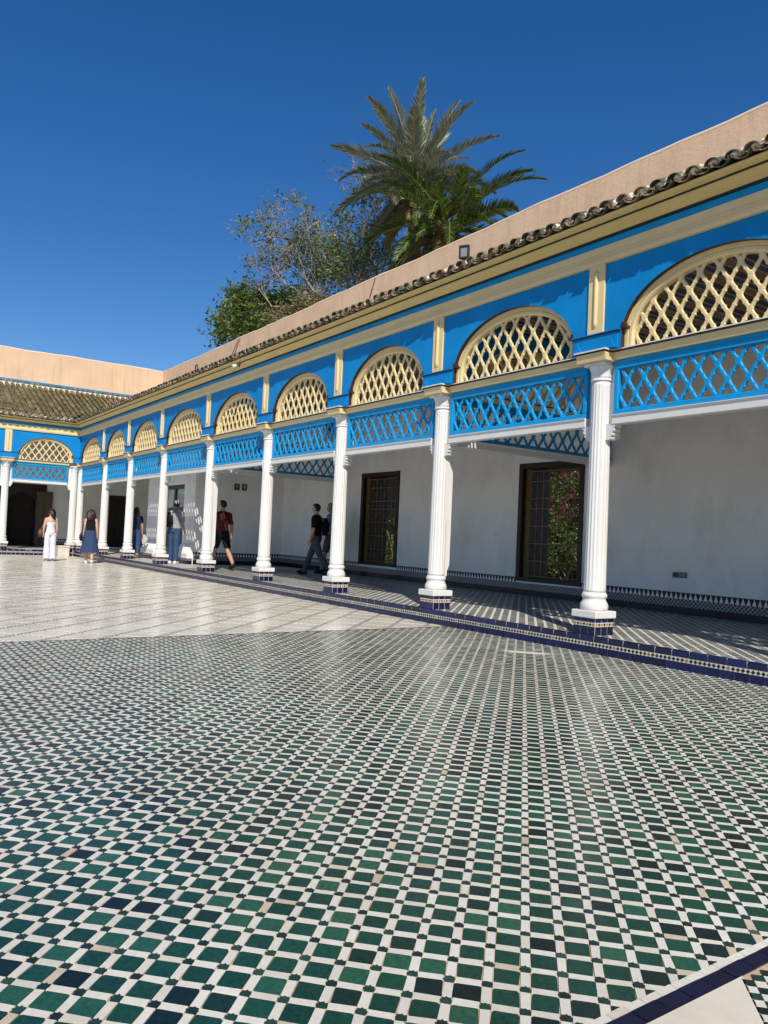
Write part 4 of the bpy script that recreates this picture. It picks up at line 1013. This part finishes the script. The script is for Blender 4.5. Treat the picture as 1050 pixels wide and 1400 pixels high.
        side = d2.cross(V(s, 0, 0)).normalized()
        for f in range(4):
            o = pm+side*(-.027+.018*f)*k; L = (.066, .078, .074, .058)[f]*k; mid = o+d2*L*.55; tip = mid+(d2+V(-s*.5, 0, 0)).normalized()*L*.5
            limb('hand', [o-d2*.015*k, mid, tip], [.0095*k, .0088*k, .0075*k], 6)
        o = wp+d2*.03*k+V(0, .03, 0)*k; limb('hand', [o, o+(d2+V(0, .8, 0)).normalized()*.04*k, o+(d2+V(0, .35, 0)).normalized()*.075*k], [.011*k, .010*k, .008*k], 6)
        hands.append((wp, pm, d2))
    me = mb.mesh('person', skin); ob = link('person', me)
    md = ob.modifiers.new('r', 'REMESH'); md.mode = 'VOXEL'; md.voxel_size = .0125*k; md.use_smooth_shade = True
    sm = ob.modifiers.new('s', 'SMOOTH'); sm.factor = .5; sm.iterations = 2
    dg = bpy.context.evaluated_depsgraph_get(); ev = bpy.data.meshes.new_from_object(ob.evaluated_get(dg)); ob.modifiers.clear(); ob.data = ev
    ev.materials.clear(); ev.materials.append(MT[skin]); ev.polygons.foreach_set('use_smooth', [True]*len(ev.polygons))
    nv = len(ev.vertices); co = np.empty(nv*3); ev.vertices.foreach_get('co', co); co = co.reshape(-1, 3); no = np.empty(nv*3); ev.vertices.foreach_get('normal', no); no = no.reshape(-1, 3)
    zmin = co[:, 2].min()
    best = np.full(nv, 1e9); cls = np.zeros(nv, int); tt = np.zeros(nv); names = sorted({s_[0] for s_ in segs}); first = {}
    for (c, a, b_, ra, rb) in segs:
        A = np.array(a); B = np.array(b_); AB = B-A; t = np.clip(((co-A)@AB)/max(1e-9, AB@AB), 0, 1); d = np.linalg.norm(co-A-t[:, None]*AB, axis=1)-(ra+(rb-ra)*t)
        w_ = d < best; best[w_] = d[w_]; cls[w_] = names.index(c)
    C = {n_: cls == i for i, n_ in enumerate(names)}
    for n_ in ('torso', 'neck', 'head', 'thigh', 'shin', 'foot', 'uparm', 'forearm', 'hand'): C.setdefault(n_, np.zeros(nv, bool))
    loops = [tuple(p.vertices) for p in ev.polygons]
    hrel = (co-np.array(hc))/k; hx = hrel[:, 0]*cy+hrel[:, 1]*sy; hy = -hrel[:, 0]*sy+hrel[:, 1]*cy; hz = hrel[:, 2]
    E = dict(C=C, x=co[:, 0]/k, y=co[:, 1]/k, z=co[:, 2]/k, hx=hx, hy=hy, hz=hz, arm_z=(sh_z-co[:, 2])/k)
    def shell(name, mask, off, mat):
        mask = np.asarray(mask); off = np.broadcast_to(np.asarray(off, float), (nv,))
        idx = {}; vs2 = []; fs = []
        P = co+no*(off*k+.0025*np.sin(co[:, 2:3]*43+co[:, 0:1]*31)[:, 0]*(off > .008))[:, None]
        for f in loops:
            if all(mask[i] for i in f):
                ff = []
                for i in f:
                    if i not in idx: idx[i] = len(vs2); vs2.append(tuple(P[i]))
                    ff.append(idx[i])
                fs.append(ff)
        if not fs: return
        m = MB(); m.add(vs2, fs, 0, 0, True); m.build(name, mat, ob)
    for (name, fn, off, mat) in wear: shell(name, fn(E), off(E) if callable(off) else off, mat)
    if hair == 'short': shell('hair', C['head'] & ((hz > .062) | ((hy < .0) & (hz > -.045)) | ((hy < -.03) & (hz > -.085))) & ~((abs(hx) > .07) & (hz < .0) & (hy > -.02)), .014, hair_mat)
    elif hair in ('long', 'curly'):
        shell('hair', C['head'] & ((hz > .06) | (hy < .015)), .020, hair_mat)
        m = MB(); L = .42 if hair == 'long' else .36; bot = hd(0, -.10, -.26 if hair == 'long' else -.20)
        pl = [hd(0, -.035, .08), hd(0, -.065, .0), hd(0, -.085, -.10), hd(.01, -.10, -.20), hd(.02, -.10, -.30 if hair == 'long' else -.25)]
        rd = [(.085*k, .06*k), (.100*k, .075*k), (.115*k, .07*k), (.10*k, .055*k), (.05*k, .025*k)] if hair == 'long' else [(.095*k, .075*k), (.135*k, .10*k), (.160*k, .11*k), (.145*k, .09*k), (.09*k, .05*k)]
        m.tube(pl, rd, 26)
        amp = .010 if hair == 'long' else .022
        m.v = [(x+amp*math.sin(z*60+y*70), y+amp*math.sin(z*75+x*80), z+amp*.6*math.sin(x*90)) for x, y, z in m.v]
        m.build('hair', hair_mat, ob)
    # eyes
    m = MB()
    for s in (-1, 1):
        bm = bmesh.new(); bmesh.ops.create_uvsphere(bm, u_segments=8, v_segments=6, radius=1)
        for v in bm.verts: v.co = hd(s*.030+v.co.x*.011, .083+v.co.y*.007, .012+v.co.z*.007)
        m.bm(bm, 0, 0, True)
    m.build('eyes', 'black_paint', ob)
    rz = math.atan2(-face[0], face[1]); ob.location = (loc[0], loc[1], loc[2]-zmin-.001); ob.rotation_euler = (0, 0, rz)
    tag(ob, label, 'person')
    ob['_h'] = 0; del ob['_h']
    return ob, hands, rz, k
def world_of(ob, rz, p):
    q = Matrix.Rotation(rz, 3, 'Z') @ Vector(p); return Vector((ob.location.x+q.x, ob.location.y+q.y, ob.location.z+q.z))
OR = np.logical_or
T = lambda lo, hi: (lambda E: (E['C']['torso'] | E['C']['neck']) & (E['z'] > lo) & (E['z'] < hi))
def tee(lo=.84, sleeve=.24): return lambda E: (E['C']['torso'] & (E['z'] > lo) & (E['z'] < 1.475)) | (E['C']['uparm'] & (E['arm_z'] < sleeve)) | ((E['C']['thigh']) & (E['z'] > lo))
def trousers(lo=.06): return lambda E: ((E['C']['thigh'] | E['C']['shin']) & (E['z'] > lo)) | (E['C']['torso'] & (E['z'] < .98)) | (E['C']['foot'] & (E['z'] > max(lo, .10)))
shoes = lambda E: E['C']['foot'] | (E['C']['shin'] & (E['z'] < .10))
def loft_part(ob, name, rings, mat, n=40, wave=0):
    m = MB(); V = []; F = []
    for (z, rx, ry, cy_) in rings:
        for q in range(n):
            a = 2*math.pi*q/n; w_ = 1+wave*math.sin(a*9)*(1 if z < rings[0][0]-.1 else 0); V.append((rx*w_*math.cos(a), cy_+ry*w_*math.sin(a), z))
    for i in range(len(rings)-1):
        for q in range(n): F.append((i*n+q, i*n+(q+1) % n, (i+1)*n+(q+1) % n, (i+1)*n+q))
    m.add(V, F, 0, 0, True); return m.build(name, mat, ob)
away = lambda x, y: (x-CAM.x, y-CAM.y)
# 1 woman in white
x, y = -20.34, -1.92
P1 = person('woman in white strapless jumpsuit walking away across the marble floor', (x, y, FZ), (-.97, .05), 1.64, ((3, 2), (-3, 3)), ((-6, 12, 12), (4, 8, 7)),
    [('bodice', T(.86, 1.30), .010, 'cloth_white'), ('trousers', trousers(.012), lambda E: .012+.055*np.clip((.85-E['z'])/.85, 0, 1), 'cloth_white')], 'skin_light', head_yaw=.7, hair='long', broad=.9)
# 2 woman in denim skirt
x, y = -19.45, -.92
P2_ = person('woman with curly auburn hair in black top and long blue denim skirt', (x, y, FZ), (-.95, .28), 1.68, ((10, 4), (-12, 10)), ((4, 10, 8), (-4, 14, 9)),
    [('top', lambda E: T(.98, 1.43)(E) & ~((abs(E['x']) > .13) & (E['z'] > 1.36)), .010, 'cloth_black'), ('shoes', shoes, .010, 'shoe_white')], 'skin_light', hair='curly', hair_mat='hair_auburn', broad=.92)
kk = P2_[3]; loft_part(P2_[0], 'skirt', [(1.06*kk, .148*kk, .112*kk, 0), (.98*kk, .180*kk, .135*kk, 0), (.88*kk, .198*kk, .155*kk, 0), (.70*kk, .225*kk, .18*kk, 0), (.50*kk, .262*kk, .215*kk, 0), (.33*kk, .30*kk, .25*kk, 0)], 'cloth_denim_skirt', wave=.035)
# 3 man in maroon shirt
P3_ = person('man in maroon t-shirt and black shorts walking along the gallery, dappled by lattice light', (-13.0, .78, 0), (-.97, -.10), 1.84, ((24, 6), (-24, 18)), ((14, 14, 8), (-10, 12, 10)),
    [('shirt', tee(.88, .27), .014, 'cloth_maroon'), ('shorts', trousers(.56), .022, 'cloth_black'), ('shoes', shoes, .012, 'shoe_black')], 'skin_tan', head_yaw=.5, hair='short', broad=1.06)
# 4 man in black t-shirt
P4_ = person('man in black t-shirt, glasses and grey trousers striding through the shaded gallery', (-11.06, 2.5, 0), (-.80, -.60), 1.84, ((-22, 16), (24, 4)), ((-3, 20, 5), (5, 22, 5)),
    [('shirt', tee(.86, .26), .014, 'cloth_black'), ('trousers', trousers(.06), .018, 'cloth_grey_trousers'), ('shoes', shoes, .014, 'shoe_black')], 'skin_light', hair='short', broad=1.02)
# 5 man in grey t-shirt
P5_ = person('older man in pale grey t-shirt and olive shorts half hidden behind a column, looking up', (-11.55, 3.22, 0), (-.80, -.60), 1.86, ((14, 4), (-14, 12)), ((10, 40, 8), (-14, 60, 12)),
    [('shirt', tee(.88, .27), .014, 'cloth_grey'), ('shorts', trousers(.52), .022, 'cloth_olive'), ('shoes', shoes, .012, 'shoe_black')], 'skin_red', hair='short', hair_mat='hair_grey', broad=1.04)
# 6 man with cap
P6_ = person('man in grey shirt, blue jeans and pale cap standing at the room door', (-15.80, .50, 0), (-.75, .66), 1.79, ((4, 2), (-3, 2)), ((8, 25, 4), (10, 22, 3)),
    [('shirt', tee(.90, .27), .018, 'cloth_grey'), ('trousers', trousers(.05), .020, 'cloth_denim'), ('shoes', shoes, .012, 'shoe_white'), ('cap', lambda E: E['C']['head'] & (E['hz'] > .035), .020, 'cloth_cap')], 'skin_tan', head_yaw=.1, lean=.06, hair='short', hair_mat='hair_brown', broad=1.08)
# 7 woman with hat
P7_ = person('woman in navy top and denim trousers half hidden behind a column, holding a white hat', (-19.2, .42, 0), (-.95, .30), 1.62, ((3, 2), (-2, 2)), ((0, 8, 6), (2, 14, 10)),
    [('top', tee(.92, .22), .014, 'cloth_navy'), ('trousers', trousers(.16), .030, 'cloth_denim'), ('shoes', shoes, .010, 'leather')], 'skin_light', hair='long', broad=.95)
# --- things they carry
def bagmesh(w_, d_, h_, top=.8):
    bm = bmesh.new(); bmesh.ops.create_cube(bm, size=1); bmesh.ops.bevel(bm, geom=bm.edges[:], offset=.22, segments=4, affect='EDGES')
    for v in bm.verts: f = 1-(1-top)*(v.co.z+.5); v.co = Vector((v.co.x*w_*f, v.co.y*d_*(1.1-.3*(v.co.z+.5)), v.co.z*h_))
    return bm
def carry(name, label, cat, P, local, bm, mat, straps, rz_extra=0):
    ob, hands, rz, k = P; t = thing(name, label, cat, tuple(world_of(ob, rz, local)), rz+rz_extra)
    m = MB(); m.bm(bm, 0, 0, True); m.build('body', mat, t)
    for s_ in straps: m = MB(); m.tube(s_, .009, 6); m.build('strap', mat, t)
    return t
carry('handbag', 'brown leather handbag carried at the left hip of the woman in white', 'bag', P1, (-.30, .02, .86), bagmesh(.12, .30, .24), 'leather', [[(0, -.12, .09), (.05, -.06, .22), (.06, 0, .26), (.05, .06, .22), (0, .12, .09)]])
carry('shoulder_bag', 'small dark round shoulder bag at the left hip of the woman in the denim skirt', 'bag', P2_, (-.27, -.02, .80), bagmesh(.10, .24, .24, .95), 'cloth_navy', [[(0, 0, .10), (.06, .0, .35), (.10, 0, .62)]])
bp = lambda: bagmesh(.30, .17, .44, .85)
for P, lab in ((P4_, 'black backpack worn by the man in the black t-shirt'), (P6_, 'black backpack hanging off the left shoulder of the man in the pale cap')):
    k = P[3]; off = (0 if P is P4_ else -.12, -.235, 1.20*k)
    carry('backpack', lab, 'backpack', P, off, bp(), 'cloth_black', [[(s*.10, .06, -.14), (s*.13, .26, -.02), (s*.13, .30, .12), (s*.12, .20, .26), (s*.09, .06, .19)] for s in (-1, 1)])
hp = P7_[1][1]; ht = thing('sun_hat', 'white brimmed hat held in the hand of the woman behind the column', 'hat', tuple(world_of(P7_[0], P7_[2], hp[1]+Vector((.05, .0, -.16)))), P7_[2]+.5)
m = MB(); m.lathe([(.0005, .02), (.155, .0), (.165, .004), (.155, .012), (.088, .022), (.082, .09), (.06, .115), (.0005, .12)], 28, cap=False)
m.v = [(z+.0, x, y) for x, y, z in m.v]; m.build('crown', 'straw_white', ht)
m = MB(); m.lathe([(.0875, .024), (.0865, .045)], 28, cap=False); m.v = [(z+.002, x*1.02, y*1.02) for x, y, z in m.v]; m.build('band', 'cloth_white', ht)
ph = thing('phone', 'small dark phone held up by the half hidden older man', 'phone', tuple(world_of(P5_[0], P5_[2], P5_[1][1][1]+Vector((0, .05, .02)))), P5_[2])
m = MB(); m.bbox(-.038, .038, -.006, .006, -.075, .075, .004); m.build('case', 'dark_plastic', ph); m = MB(); m.box(-.034, .034, -.0075, -.0065, -.068, .068); m.build('screen', 'black_paint', ph)
gl = P4_; hc_ = None
